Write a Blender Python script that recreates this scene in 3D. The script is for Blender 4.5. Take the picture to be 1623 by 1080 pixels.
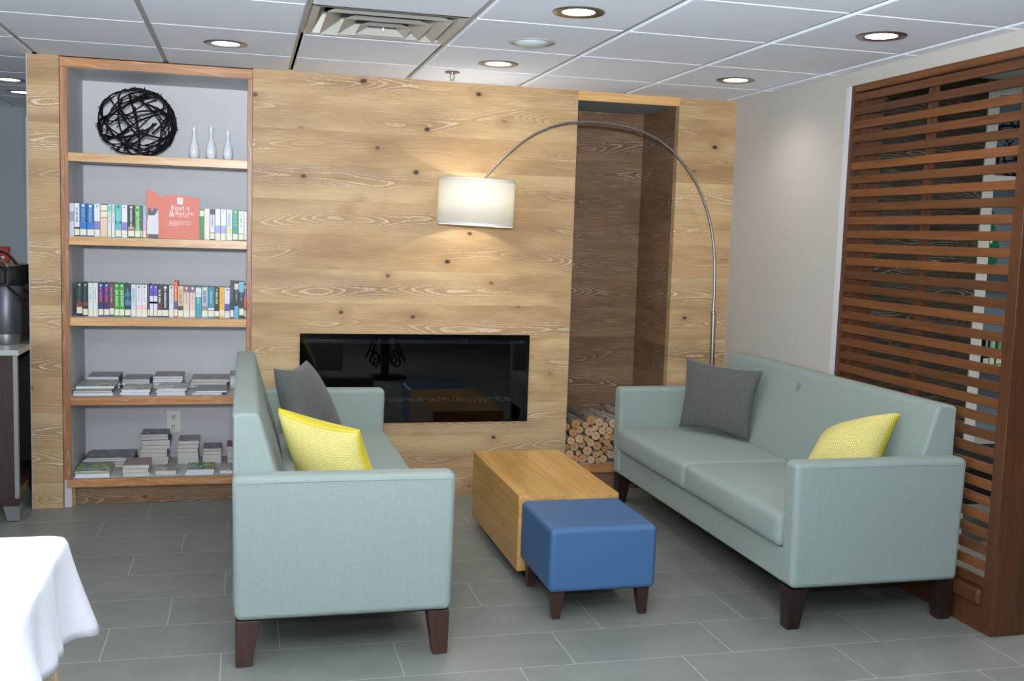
import bpy, bmesh, math, random
from mathutils import Vector, Matrix
random.seed(7)
for o in list(bpy.data.objects): bpy.data.objects.remove(o)
SC = bpy.context.scene
COL = SC.collection
pi = math.pi

# ------------------------------------------------------------------ camera
F_PX, YAW, PITCH, ROLL = 1660.35, .2514, .1004, .0319
CAM = Vector((.3888, -5.638, 1.4614))
sy, cy, sp, cp = math.sin(YAW), math.cos(YAW), math.sin(PITCH), math.cos(PITCH)
fwd = Vector((sy*cp, cy*cp, -sp)); rt = Vector((cy, -sy, 0)); up = rt.cross(fwd)
R_ = math.cos(ROLL)*rt + math.sin(ROLL)*up
U_ = -math.sin(ROLL)*rt + math.cos(ROLL)*up
cam_d = bpy.data.cameras.new('camera'); cam = bpy.data.objects.new('camera', cam_d); COL.objects.link(cam)
cam.matrix_world = Matrix(((R_.x, U_.x, -fwd.x, CAM.x), (R_.y, U_.y, -fwd.y, CAM.y), (R_.z, U_.z, -fwd.z, CAM.z), (0, 0, 0, 1)))
cam_d.sensor_width = 36; cam_d.lens = F_PX*36/1623; cam_d.clip_start = .05
SC.camera = cam

# ------------------------------------------------------------------ world, lights, exposure
w = bpy.data.worlds.new('world'); SC.world = w; w.use_nodes = True
w.node_tree.nodes['Background'].inputs[0].default_value = (.75, .85, 1, 1)
w.node_tree.nodes['Background'].inputs[1].default_value = .3
SC.view_settings.view_transform = 'Standard'; SC.view_settings.look = 'None'
SC.view_settings.gamma = 1; SC.view_settings.use_curve_mapping = False
SC.view_settings.exposure = -.15
H = 2.266          # ceiling height
def lamp(name, kind, loc, energy, color=(1, 1, 1), size=.1, rot=(0, 0, 0), **k):
    d = bpy.data.lights.new(name, kind); d.energy = energy; d.color = color
    if kind == 'AREA': d.size = size
    else: d.shadow_soft_size = size
    for a, v in k.items(): setattr(d, a, v)
    o = bpy.data.objects.new(name, d); o.location = loc; o.rotation_euler = rot; COL.objects.link(o)
    return o
# the photographer's flash, just above the camera
fl = lamp('flash_light', 'SPOT', CAM + Vector((0, 0, .16)), 80, (.93, .96, 1), .035, spot_size=math.radians(95), spot_blend=.6)
fl.rotation_euler = (fwd + Vector((0, 0, .05))).to_track_quat('-Z', 'Y').to_euler()
# added fill spot in place of bounced flash, aimed up and forward to brighten the ceiling
bo = lamp('bounce_fill', 'SPOT', CAM + Vector((0, .0, .22)), 1650, (.86, .92, 1), .08, spot_size=math.radians(150), spot_blend=1.)
bo.rotation_euler = Vector((.12, .85, 1)).to_track_quat('-Z', 'Y').to_euler()
# added fill lights as daylight from assumed unseen windows behind camera and far left
lamp('assumed_daylight_fill', 'AREA', (-1.2, -8.8, 1.35), 60, (.86, .93, 1), 4.2, (pi/2, 0, 0), shape='RECTANGLE', size_y=1.7)
lamp('assumed_daylight_fill', 'AREA', (-3.9, -4.2, 1.35), 60, (.84, .92, 1), 3.6, (pi/2, 0, -pi/2), shape='RECTANGLE', size_y=1.7)
DOWN = [(.301, -.711, 1), (1.546, -.707, 1), (2.756, -.738, 1), (1.545, -1.947, 1), (2.749, -1.991, 1), (.32, -1.96, 0), (.32, -3.2, 0), (1.545, -3.2, 0),
        (2.75, -3.2, 0), (-.93, -1.96, 0), (-.93, -3.2, 0), (-.943, 1.09, 1), (-.993, 1.707, 1), (-.93, -4.5, 0), (.32, -4.9, 0), (1.545, -4.5, 0), (2.75, -4.5, 0)]
for x, y, vis in DOWN:
    lamp('downlight_beam', 'SPOT', (x, y, H-.02), 11, (1, .93, .84), .05, spot_size=math.radians(150), spot_blend=.8)
lamp('far_room_fill_light', 'AREA', (5.3, -2.2, 2.5), 62, (1, .97, .92), 1.2)  # unseen area lamp added to brighten the next room

# ------------------------------------------------------------------ material graph helper
def srgb(*c):
    f = lambda v: v/12.92 if v <= .04045 else ((v+.055)/1.055)**2.4
    return tuple(f(v/255) for v in c) + (1,)
class G:
    def __init__(s, name, rough=.6, spec=.3, metal=0):
        s.m = bpy.data.materials.new(name); s.m.use_nodes = True; s.t = s.m.node_tree
        s.b = s.t.nodes['Principled BSDF']; s.out = s.t.nodes['Material Output']
        s.b.inputs['Roughness'].default_value = rough; s.b.inputs['Specular IOR Level'].default_value = spec
        s.b.inputs['Metallic'].default_value = metal
    def n(s, ty, **k):
        x = s.t.nodes.new(ty)
        for a, v in k.items(): setattr(x, a, v)
        return x
    def put(s, sock, v):
        if v is None: return
        if isinstance(v, (int, float, tuple, list)):
            if isinstance(v, (tuple, list)) and len(v) == 4 and len(sock.default_value) == 3: v = v[:3]
            sock.default_value = v
        else: s.t.links.new(v, sock)
    def obj(s): return s.n('ShaderNodeTexCoord').outputs['Object']
    def uv(s): return s.n('ShaderNodeTexCoord').outputs['UV']
    def sep(s, v):
        x = s.n('ShaderNodeSeparateXYZ'); s.put(x.inputs[0], v); return x.outputs
    def com(s, a, b, c=0):
        x = s.n('ShaderNodeCombineXYZ')
        for i, v in enumerate((a, b, c)): s.put(x.inputs[i], v)
        return x.outputs[0]
    def ma(s, op, a, b=0., c=None):
        x = s.n('ShaderNodeMath', operation=op); s.put(x.inputs[0], a); s.put(x.inputs[1], b)
        if c is not None: s.put(x.inputs[2], c)
        return x.outputs[0]
    def noise(s, v, scale=1., det=2., rough=.5, dist=0.):
        x = s.n('ShaderNodeTexNoise'); s.put(x.inputs['Vector'], v); x.inputs['Scale'].default_value = scale
        x.inputs['Detail'].default_value = det; x.inputs['Roughness'].default_value = rough; x.inputs['Distortion'].default_value = dist
        return x.outputs[0]
    def white(s, v):
        x = s.n('ShaderNodeTexWhiteNoise', noise_dimensions='3D'); s.put(x.inputs['Vector'], v); return x.outputs[0]
    def step(s, v, lo, hi):
        x = s.n('ShaderNodeMapRange', clamp=True); s.put(x.inputs[0], v); x.inputs[1].default_value = lo; x.inputs[2].default_value = hi
        return x.outputs[0]
    def mix(s, f, a, b, mode='MIX'):
        x = s.n('ShaderNodeMix', data_type='RGBA', blend_type=mode); s.put(x.inputs[0], f); s.put(x.inputs[6], a); s.put(x.inputs[7], b)
        return x.outputs[2]
    def color(s, c): s.put(s.b.inputs['Base Color'], c); return s
    def bump(s, h, dist=.002, st=.5):
        x = s.n('ShaderNodeBump'); x.inputs['Strength'].default_value = st; x.inputs['Distance'].default_value = dist
        s.put(x.inputs['Height'], h); s.t.links.new(x.outputs[0], s.b.inputs['Normal']); return s
def plain(name, rgb, rough=.5, spec=.3, metal=0, var=0):
    g = G(name, rough, spec, metal)
    if var:
        g.color(g.mix(g.step(g.noise(g.obj(), 6, 3), .3, .7), srgb(*[max(0, c-var) for c in rgb]), srgb(*rgb)))
    else: g.color(srgb(*rgb))
    return g.m
def emis(name, rgb, st):
    g = G(name); g.color(srgb(*rgb)); g.put(g.b.inputs['Emission Color'], srgb(*rgb)); g.b.inputs['Emission Strength'].default_value = st; return g.m

def plank_wood(name, light, mid, dark, ph=.181, pl=60., cer=.6, knots=1, z0=.018, seed=0.):
    """wide limed boards: pale straight grain at the edges, tan cathedral grain with white pores along the middle"""
    g = G(name, .5, .28)
    X, Y, Z = g.sep(g.obj())
    u = g.ma('ADD', X, Y); v = g.ma('ADD', Z, z0)
    row = g.ma('FLOOR', g.ma('DIVIDE', v, ph)); t = g.ma('FRACT', g.ma('DIVIDE', v, ph))
    r1 = g.white(g.com(row, 3.3+seed, 1.7))
    uu = g.ma('ADD', g.ma('ADD', u, 12.), g.ma('MULTIPLY', r1, 9.))
    colm = g.ma('FLOOR', g.ma('DIVIDE', uu, pl))
    pid = g.white(g.com(row, colm, 5.+seed)); zo = g.ma('MULTIPLY', pid, 37.)
    def N(su, sv, off=0., det=2., ro=.5, di=0.):
        return g.noise(g.com(g.ma('MULTIPLY', uu, su), g.ma('MULTIPLY', v, sv), g.ma('ADD', zo, off)), 1., det, ro, di)
    d = g.ma('SUBTRACT', g.ma('SUBTRACT', t, .5), g.ma('MULTIPLY', g.ma('SUBTRACT', N(1.3, .3, 2., 1.), .5), 1.1))
    ad = g.ma('ABSOLUTE', d)
    f = g.ma('ADD', g.ma('MULTIPLY', g.ma('POWER', ad, 1.6), 3.4), g.ma('MULTIPLY', N(1.25, 2.6, 4., 2., .42), 2.6))
    f = g.ma('ADD', f, g.ma('MULTIPLY', N(16., 30., 6., 2.), .06))
    ring = g.ma('FRACT', g.ma('MULTIPLY', f, 7.5))
    line = g.ma('MULTIPLY', g.step(ring, .62, .9), g.ma('SUBTRACT', 1., g.step(ring, .93, 1.)))
    heart = g.ma('SUBTRACT', 1., g.step(ad, .12, .40))
    patch = g.step(N(1.5, 2.5, 9., 2.), .42, .60)
    brk = g.step(N(55., 260., 0., 2.), .34, .52)
    fine = N(9., 330., 0., 3., .6); mott = N(1.6, 7., 12., 2.)
    base = g.mix(g.ma('MULTIPLY', pid, .95), light, mid)
    base = g.mix(g.ma('MULTIPLY', heart, .75), base, mid)
    base = g.mix(g.ma('MULTIPLY', g.step(mott, .44, .68), .62), base, dark)
    base = g.mix(g.ma('MULTIPLY', g.step(fine, .46, .78), .42), base, dark)
    base = g.mix(g.ma('MULTIPLY', g.ma('MULTIPLY', g.ma('SUBTRACT', 1., g.step(ring, .0, .5)), heart), .22), base, dark)
    lime = g.ma('MULTIPLY', g.ma('MULTIPLY', line, brk), g.ma('MULTIPLY', g.ma('MULTIPLY', heart, patch), cer))
    base = g.mix(lime, base, srgb(236, 228, 210))
    pale = g.ma('MULTIPLY', g.step(N(7., 420., 15., 2.), .58, .72), .28)
    base = g.mix(pale, base, srgb(228, 216, 192))
    if knots:
        wv = N(6., 9., 20., 2.)
        kv = g.com(g.ma('ADD', g.ma('MULTIPLY', uu, 3.1), g.ma('MULTIPLY', wv, .12)), g.ma('ADD', g.ma('MULTIPLY', v, 4.4), g.ma('MULTIPLY', wv, .10)), 0)
        vo = g.n('ShaderNodeTexVoronoi', voronoi_dimensions='2D'); g.put(vo.inputs['Vector'], kv); vo.inputs['Scale'].default_value = 1.
        cr, cg = g.sep(vo.outputs['Color'])[0], g.sep(vo.outputs['Color'])[1]
        pick = g.step(cr, .56, .58); dk = g.ma('SUBTRACT', vo.outputs['Distance'], g.ma('MULTIPLY', cg, .022))
        halo = g.ma('MULTIPLY', g.ma('SUBTRACT', 1., g.step(dk, .0, .24)), g.ma('MULTIPLY', pick, .5))
        core = g.ma('MULTIPLY', g.ma('SUBTRACT', 1., g.step(dk, .008, .046)), pick)
        base = g.mix(halo, base, srgb(146, 106, 68)); base = g.mix(g.ma('MULTIPLY', core, g.step(cg, .0, .6)), base, srgb(54, 44, 38))
    fu = g.ma('FRACT', g.ma('DIVIDE', uu, pl))
    seam = g.ma('MAXIMUM', g.ma('LESS_THAN', t, .008), g.ma('LESS_THAN', fu, .0012))
    base = g.mix(g.ma('MULTIPLY', seam, .35), base, srgb(105, 82, 58))
    g.color(base); g.bump(g.ma('SUBTRACT', g.ma('MULTIPLY', fine, .5), seam), .001, .3)
    return g.m
def oak(name, a, b, rough=.35, axis=0, sc=1., cer=0):
    """straight-grained wood along one axis (0=x, 1=y, 2=z)"""
    g = G(name, rough, .35); s = list(g.sep(g.obj()))
    k = [60, 60, 60]; k[axis] = 3.
    v = g.com(*[g.ma('MULTIPLY', s[i], k[i]*sc) for i in range(3)])
    n = g.noise(v, 1., 3., .6, .4); k[axis] = 1.2; k = [q*.22 if i != axis else q for i, q in enumerate(k)]
    n2 = g.noise(g.com(*[g.ma('MULTIPLY', s[i], k[i]*sc) for i in range(3)]), 1., 2., .5, .6)
    c = g.mix(g.step(n, .3, .72), a, b)
    c = g.mix(g.ma('MULTIPLY', g.step(n2, .42, .72), .45), c, tuple(q*.62 for q in b[:3]) + (1,))
    if cer:
        rg = g.step(g.ma('SINE', g.ma('MULTIPLY', n2, 70.)), .7, 1.)
        c = g.mix(g.ma('MULTIPLY', rg, cer), c, srgb(225, 200, 170))
    g.color(c); g.bump(n, .001, .25); return g.m
def fabric(name, rgb, d=10, sc=900, sheen=.15, extra=None):
    g = G(name, .85, .15); o = g.obj(); X, Y, Z = g.sep(o)
    th = g.noise(g.com(g.ma('MULTIPLY', X, 1.), g.ma('MULTIPLY', Y, 1.), g.ma('MULTIPLY', Z, 1.)), sc*.5, 2.)
    va = g.noise(g.com(g.ma('MULTIPLY', X, 120.), g.ma('MULTIPLY', Y, 120.), g.ma('MULTIPLY', Z, 8.)), 1., 2.)
    c = g.mix(g.step(th, .3, .7), srgb(*[max(0, q-d) for q in rgb]), srgb(*[min(255, q+d//2) for q in rgb]))
    c = g.mix(g.ma('MULTIPLY', g.step(va, .35, .7), .35), c, srgb(*[max(0, q-d) for q in rgb]))
    if extra: c = extra(g, c)
    g.color(c); g.b.inputs['Sheen Weight'].default_value = sheen; g.bump(th, .0006, .4); return g.m

L_, M_, D_ = srgb(202, 175, 130), srgb(180, 145, 101), srgb(136, 104, 72)
MAT = {}
MAT['wall_wood'] = plank_wood('limed_oak_planks', L_, M_, D_, knots=1)
MAT['niche_wood'] = plank_wood('dark_oak_planks', srgb(140, 112, 84), srgb(118, 88, 62), srgb(86, 62, 43), cer=.4, z0=.06, seed=3.)  # darker, less limed variant of the wall planks
MAT['far_wood'] = plank_wood('shaded_weathered_planks', srgb(74, 62, 52), srgb(56, 48, 40), srgb(38, 32, 26), knots=0, cer=.4, seed=5.)  # the next room's shade is put into this weathered plank colour
MAT['pier_wood'] = plank_wood('limed_oak_pier', L_, M_, D_, cer=.8, z0=.05, seed=7.)
MAT['trim_oak_x'] = oak('red_oak_rail', srgb(196, 142, 92), srgb(160, 104, 62), axis=0, cer=.25)
MAT['trim_oak_z'] = oak('red_oak_stile', srgb(176, 120, 78), srgb(135, 86, 54), axis=2, cer=.25)
MAT['shelf_oak'] = oak('honey_oak_edge', srgb(222, 178, 118), srgb(190, 138, 82), axis=0, cer=.3, rough=.3)
MAT['table_oak'] = oak('golden_oak_veneer', srgb(214, 172, 104), srgb(188, 142, 78), axis=1, sc=.9, rough=.32)
MAT['table_edge'] = oak('golden_oak_edge', srgb(214, 170, 108), srgb(190, 145, 88), axis=2, rough=.4)
MAT['screen_wood'] = None
def screen_mat(name, axis, perslat):
    g = G(name, .42, .35); s = list(g.sep(g.obj())); k = [70, 70, 70]; k[axis] = 2.5
    n = g.noise(g.com(*[g.ma('MULTIPLY', s[i], k[i]) for i in range(3)]), 1., 3., .6, .3)
    c = g.mix(g.step(n, .3, .72), srgb(94, 57, 33), srgb(64, 38, 22))
    if perslat:
        r = g.white(g.com(g.ma('FLOOR', g.ma('DIVIDE', g.ma('SUBTRACT', s[2], .1574), .0632)), 2.2, 4.1))
        c = g.mix(g.ma('MULTIPLY', r, .75), c, g.mix(g.step(n, .3, .7), srgb(142, 88, 47), srgb(108, 66, 35)))
    g.color(c); return g.m
MAT['slat'] = screen_mat('walnut_slat', 1, True); MAT['post'] = screen_mat('walnut_post', 2, False)
MAT['paint_case'] = plain('pale_grey_case_paint', (202, 201, 202), .5, .3)
def paint(name, rgb, rough=.75):
    g = G(name, rough, .2); n = g.noise(g.obj(), 220, 3.); g.color(srgb(*rgb)); g.bump(n, .0008, .3); return g.m
MAT['paint_wall'] = paint('warm_white_wall_paint', (186, 181, 173)); MAT['paint_dim'] = paint('reflection_dimming_paint', (84, 80, 74)); MAT['paint_grey'] = paint('grey_wall_paint', (150, 158, 164))  # umber on the unseen front wall is added to darken the glass reflection
MAT['paint_far'] = paint('blue_grey_wall_paint', (128, 142, 156)); MAT['white'] = plain('white_paint', (232, 232, 226), .5)
MAT['tile'] = None
g = G('ceiling_tile_white', .85, .1); g.color(srgb(240, 245, 255)); g.bump(g.noise(g.obj(), 180, 3.), .0015, .35); MAT['tile'] = g.m
MAT['tbar'] = plain('ceiling_grid_metal', (176, 178, 172), .5, .3)
# floor: 296 x 591 mm porcelain planks laid in a one-third offset
g = G('grey_porcelain_tile', .34, .45); X, Y, Z = g.sep(g.obj())
FL, FW, FY = .5906, .2957, .0327
row = g.ma('FLOOR', g.ma('DIVIDE', g.ma('SUBTRACT', FY, Y), FW))
ru = g.ma('DIVIDE', g.ma('ADD', g.ma('SUBTRACT', X, .5135), g.ma('MULTIPLY', row, FL/3)), FL)
fu = g.ma('FRACT', ru); fv = g.ma('FRACT', g.ma('DIVIDE', g.ma('SUBTRACT', FY, Y), FW))
gu = g.ma('MAXIMUM', g.ma('LESS_THAN', fu, .0055), g.ma('LESS_THAN', fv, .011))
tid = g.white(g.com(row, g.ma('FLOOR', ru), 2.))
cl = g.noise(g.com(X, Y, g.ma('MULTIPLY', tid, 20.)), 5., 4., .6)
sp_ = g.noise(g.com(g.ma('MULTIPLY', X, 60.), g.ma('MULTIPLY', Y, 140.), tid), 1., 3., .6)
c = g.mix(g.step(cl, .3, .7), srgb(120, 124, 118), srgb(140, 143, 136))
c = g.mix(g.ma('MULTIPLY', g.step(sp_, .35, .7), .35), c, srgb(112, 116, 113))
c = g.mix(g.ma('MULTIPLY', tid, .25), c, srgb(120, 123, 120))
c = g.mix(g.ma('MULTIPLY', gu, .85), c, srgb(190, 192, 186)); g.color(c)
g.bump(g.ma('SUBTRACT', g.ma('MULTIPLY', cl, .15), gu), .001, .3); MAT['floor'] = g.m
def stain(g, c):   # small dark blotch on the right sofa's backrest
    X, Y, Z = g.sep(g.obj())
    d = g.ma('SQRT', g.ma('ADD', g.ma('POWER', g.ma('SUBTRACT', Y, SOFA_STAIN[0]), 2.), g.ma('POWER', g.ma('SUBTRACT', Z, SOFA_STAIN[1]), 2.)))
    d = g.ma('ADD', d, g.ma('MULTIPLY', g.noise(g.obj(), 50, 2.), .006))
    return g.mix(g.ma('MULTIPLY', g.ma('SUBTRACT', 1., g.step(d, .018, .032)), .4), c, srgb(70, 88, 86))
SOFA_STAIN = (.13, .765)
SG = (148, 161, 154)
MAT['sofa'] = fabric('seafoam_upholstery', SG, 8, sheen=.05); MAT['sofa_back'] = fabric('seafoam_upholstery_marked', SG, 8, sheen=.05, extra=stain)
MAT['grey_fabric'] = fabric('charcoal_linen', (96, 97, 96), 20, 700)
MAT['blue'] = None
g = G('blue_vinyl', .42, .4); g.color(srgb(64, 100, 140)); g.bump(g.noise(g.obj(), 350, 2.), .0006, .3); MAT['blue'] = g.m
g = G('yellow_woven', .8, .2); uv = g.uv(); br = g.n('ShaderNodeTexBrick'); g.put(br.inputs['Vector'], uv); br.inputs['Scale'].default_value = 25
br.inputs['Color1'].default_value = srgb(232, 226, 192); br.inputs['Color2'].default_value = srgb(228, 218, 170); br.inputs['Mortar'].default_value = srgb(208, 192, 48)
br.inputs['Mortar Size'].default_value = .11; br.inputs['Brick Width'].default_value = .62; br.inputs['Row Height'].default_value = .5; br.inputs['Mortar Smooth'].default_value = .3
# plain yellow border where two faces meet, woven dashes inside
U, V, _ = g.sep(uv)
e = g.ma('MINIMUM', g.ma('MINIMUM', U, g.ma('SUBTRACT', 1., U)), g.ma('MINIMUM', V, g.ma('SUBTRACT', 1., V)))
g.color(g.mix(g.step(e, .005, .03), srgb(210, 194, 44), br.outputs[0])); g.bump(br.outputs['Fac'], .0015, .5); MAT['yellow'] = g.m
MAT['leg'] = oak('espresso_leg', srgb(44, 30, 25), srgb(26, 18, 15), axis=2, rough=.35)
MAT['leg2'] = oak('brown_stained_leg', srgb(72, 46, 36), srgb(50, 32, 25), axis=2, rough=.35)
MAT['black'] = plain('matte_black', (14, 15, 16), .5); MAT['gloss_black'] = plain('gloss_black', (6, 7, 8), .08, .5)
MAT['nickel'] = plain('brushed_nickel', (168, 166, 160), .32, .5, 1); MAT['chrome'] = plain('chrome', (225, 225, 225), .08, .5, 1)
MAT['steel'] = plain('brushed_steel', (150, 150, 150), .35, .5, 1)
MAT['emit'] = emis('downlight_glow', (255, 250, 240), 7.)
MAT['frost'] = plain('frosted_lens', (200, 212, 214), .3)
g = G('linen_shade', .8, .1); g.color(srgb(250, 250, 248)); tr = g.n('ShaderNodeBsdfTranslucent'); tr.inputs[0].default_value = srgb(255, 252, 240)
mx = g.n('ShaderNodeMixShader'); mx.inputs[0].default_value = .6; g.t.links.new(g.b.outputs[0], mx.inputs[1]); g.t.links.new(tr.outputs[0], mx.inputs[2]); g.t.links.new(mx.outputs[0], g.out.inputs[0]); MAT['shade'] = g.m
MAT['shade_band'] = plain('shade_binding', (214, 216, 210), .8)
MAT['bulb'] = emis('lit_bulb', (255, 244, 220), 12.)
g = G('fireplace_glass'); tp = g.n('ShaderNodeBsdfTransparent'); tp.inputs[0].default_value = (.6, .6, .62, 1)
gl = g.n('ShaderNodeBsdfGlossy'); gl.inputs['Roughness'].default_value = .012; fr_ = g.n('ShaderNodeFresnel'); fr_.inputs[0].default_value = 1.62
mx = g.n('ShaderNodeMixShader'); g.t.links.new(g.ma('ADD', fr_.outputs[0], .0), mx.inputs[0]); g.t.links.new(tp.outputs[0], mx.inputs[1]); g.t.links.new(gl.outputs[0], mx.inputs[2]); g.t.links.new(mx.outputs[0], g.out.inputs[0]); MAT['glass'] = g.m
MAT['ceramic'] = plain('white_glaze', (214, 218, 222), .12, .5); MAT['twig'] = plain('black_twig', (20, 20, 22), .6, .2)
MAT['cloth'] = fabric('white_table_linen', (222, 223, 230), 6, 500, sheen=.1)
MAT['page'] = plain('page_edges', (206, 202, 192), .8, .1, 0, 18); MAT['page_white'] = plain('white_page_edges', (222, 222, 226), .8, .1)
MAT['sticker'] = plain('cream_sticker', (228, 224, 202), .5)
MAT['sign_pink'] = plain('coral_card', (218, 132, 118), .6); MAT['sign_white'] = plain('white_ink', (246, 232, 226), .6); MAT['sign_grey'] = plain('grey_ink', (106, 108, 110), .6)
MAT['wood_dark'] = oak('wenge_panel', srgb(66, 48, 42), srgb(46, 34, 30), axis=2, rough=.5)
MAT['counter'] = plain('grey_stone_top', (176, 178, 174), .25, .4); MAT['alu'] = plain('aluminium', (140, 142, 142), .45, .4, .6)
MAT['airpot'] = plain('gunmetal', (84, 84, 90), .38, .5, .7); MAT['red'] = plain('alarm_red', (180, 30, 36), .4)
g = G('birch_bark', .8, .15); o = g.obj(); X, Y, Z = g.sep(o)
n = g.noise(g.com(g.ma('MULTIPLY', X, 60.), g.ma('MULTIPLY', Y, 14.), g.ma('MULTIPLY', Z, 60.)), 1., 4., .6)
oi = g.n('ShaderNodeObjectInfo').outputs['Random']
c = g.mix(oi, srgb(172, 164, 154), srgb(134, 122, 108)); c = g.mix(g.step(n, .55, .66), c, srgb(74, 62, 52)); g.color(c); g.bump(n, .003, .5); MAT['bark'] = g.m
g = G('cut_end', .8, .15); o = g.obj(); X, Y, Z = g.sep(o); oi = g.n('ShaderNodeObjectInfo').outputs['Random']
rad = g.ma('SQRT', g.ma('ADD', g.ma('POWER', X, 2.), g.ma('POWER', Z, 2.)))
c = g.mix(oi, srgb(214, 180, 136), srgb(176, 124, 80)); c = g.mix(g.ma('MULTIPLY', g.step(g.ma('SINE', g.ma('MULTIPLY', rad, 1600.)), 0., 1.), .25), c, srgb(150, 106, 66))
c = g.mix(g.ma('MULTIPLY', g.ma('SUBTRACT', 1., g.step(rad, .002, .009)), .55), c, srgb(120, 76, 44)); g.color(c); MAT['cut'] = g.m
g = G('glass_ember', .1, .6); oi = g.noise(g.obj(), 60, 1.); g.color(g.mix(g.step(oi, .4, .6), srgb(190, 120, 50), srgb(240, 220, 180))); MAT['ember'] = g.m
MAT['iron'] = plain('wrought_iron', (40, 38, 36), .5, .3, .5); MAT['green_glass'] = plain('green_glass', (24, 120, 70), .1, .5)
MAT['beige_leg'] = plain('beige_table_leg', (196, 178, 146), .5)
_flat = {}
def flat(rgb, rough=.4):
    k = (rgb, rough)
    if k not in _flat: _flat[k] = plain('print_%02x%02x%02x' % rgb, rgb, rough, .35)
    return _flat[k]
def cover_art(name, cols, seed):
    """printed magazine cover: blotches of several inks"""
    g = G(name, .3, .4); o = g.obj(); n = g.noise(o, 26, 2., .6); n2 = g.noise(g.com(*[g.ma('ADD', q, seed*3.1) for q in g.sep(o)]), 34, 1.)
    c = g.mix(g.step(n, .45, .5), srgb(*cols[0]), srgb(*cols[1])); c = g.mix(g.step(n2, .58, .6), c, srgb(*cols[2])); g.color(c); return g.m

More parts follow.
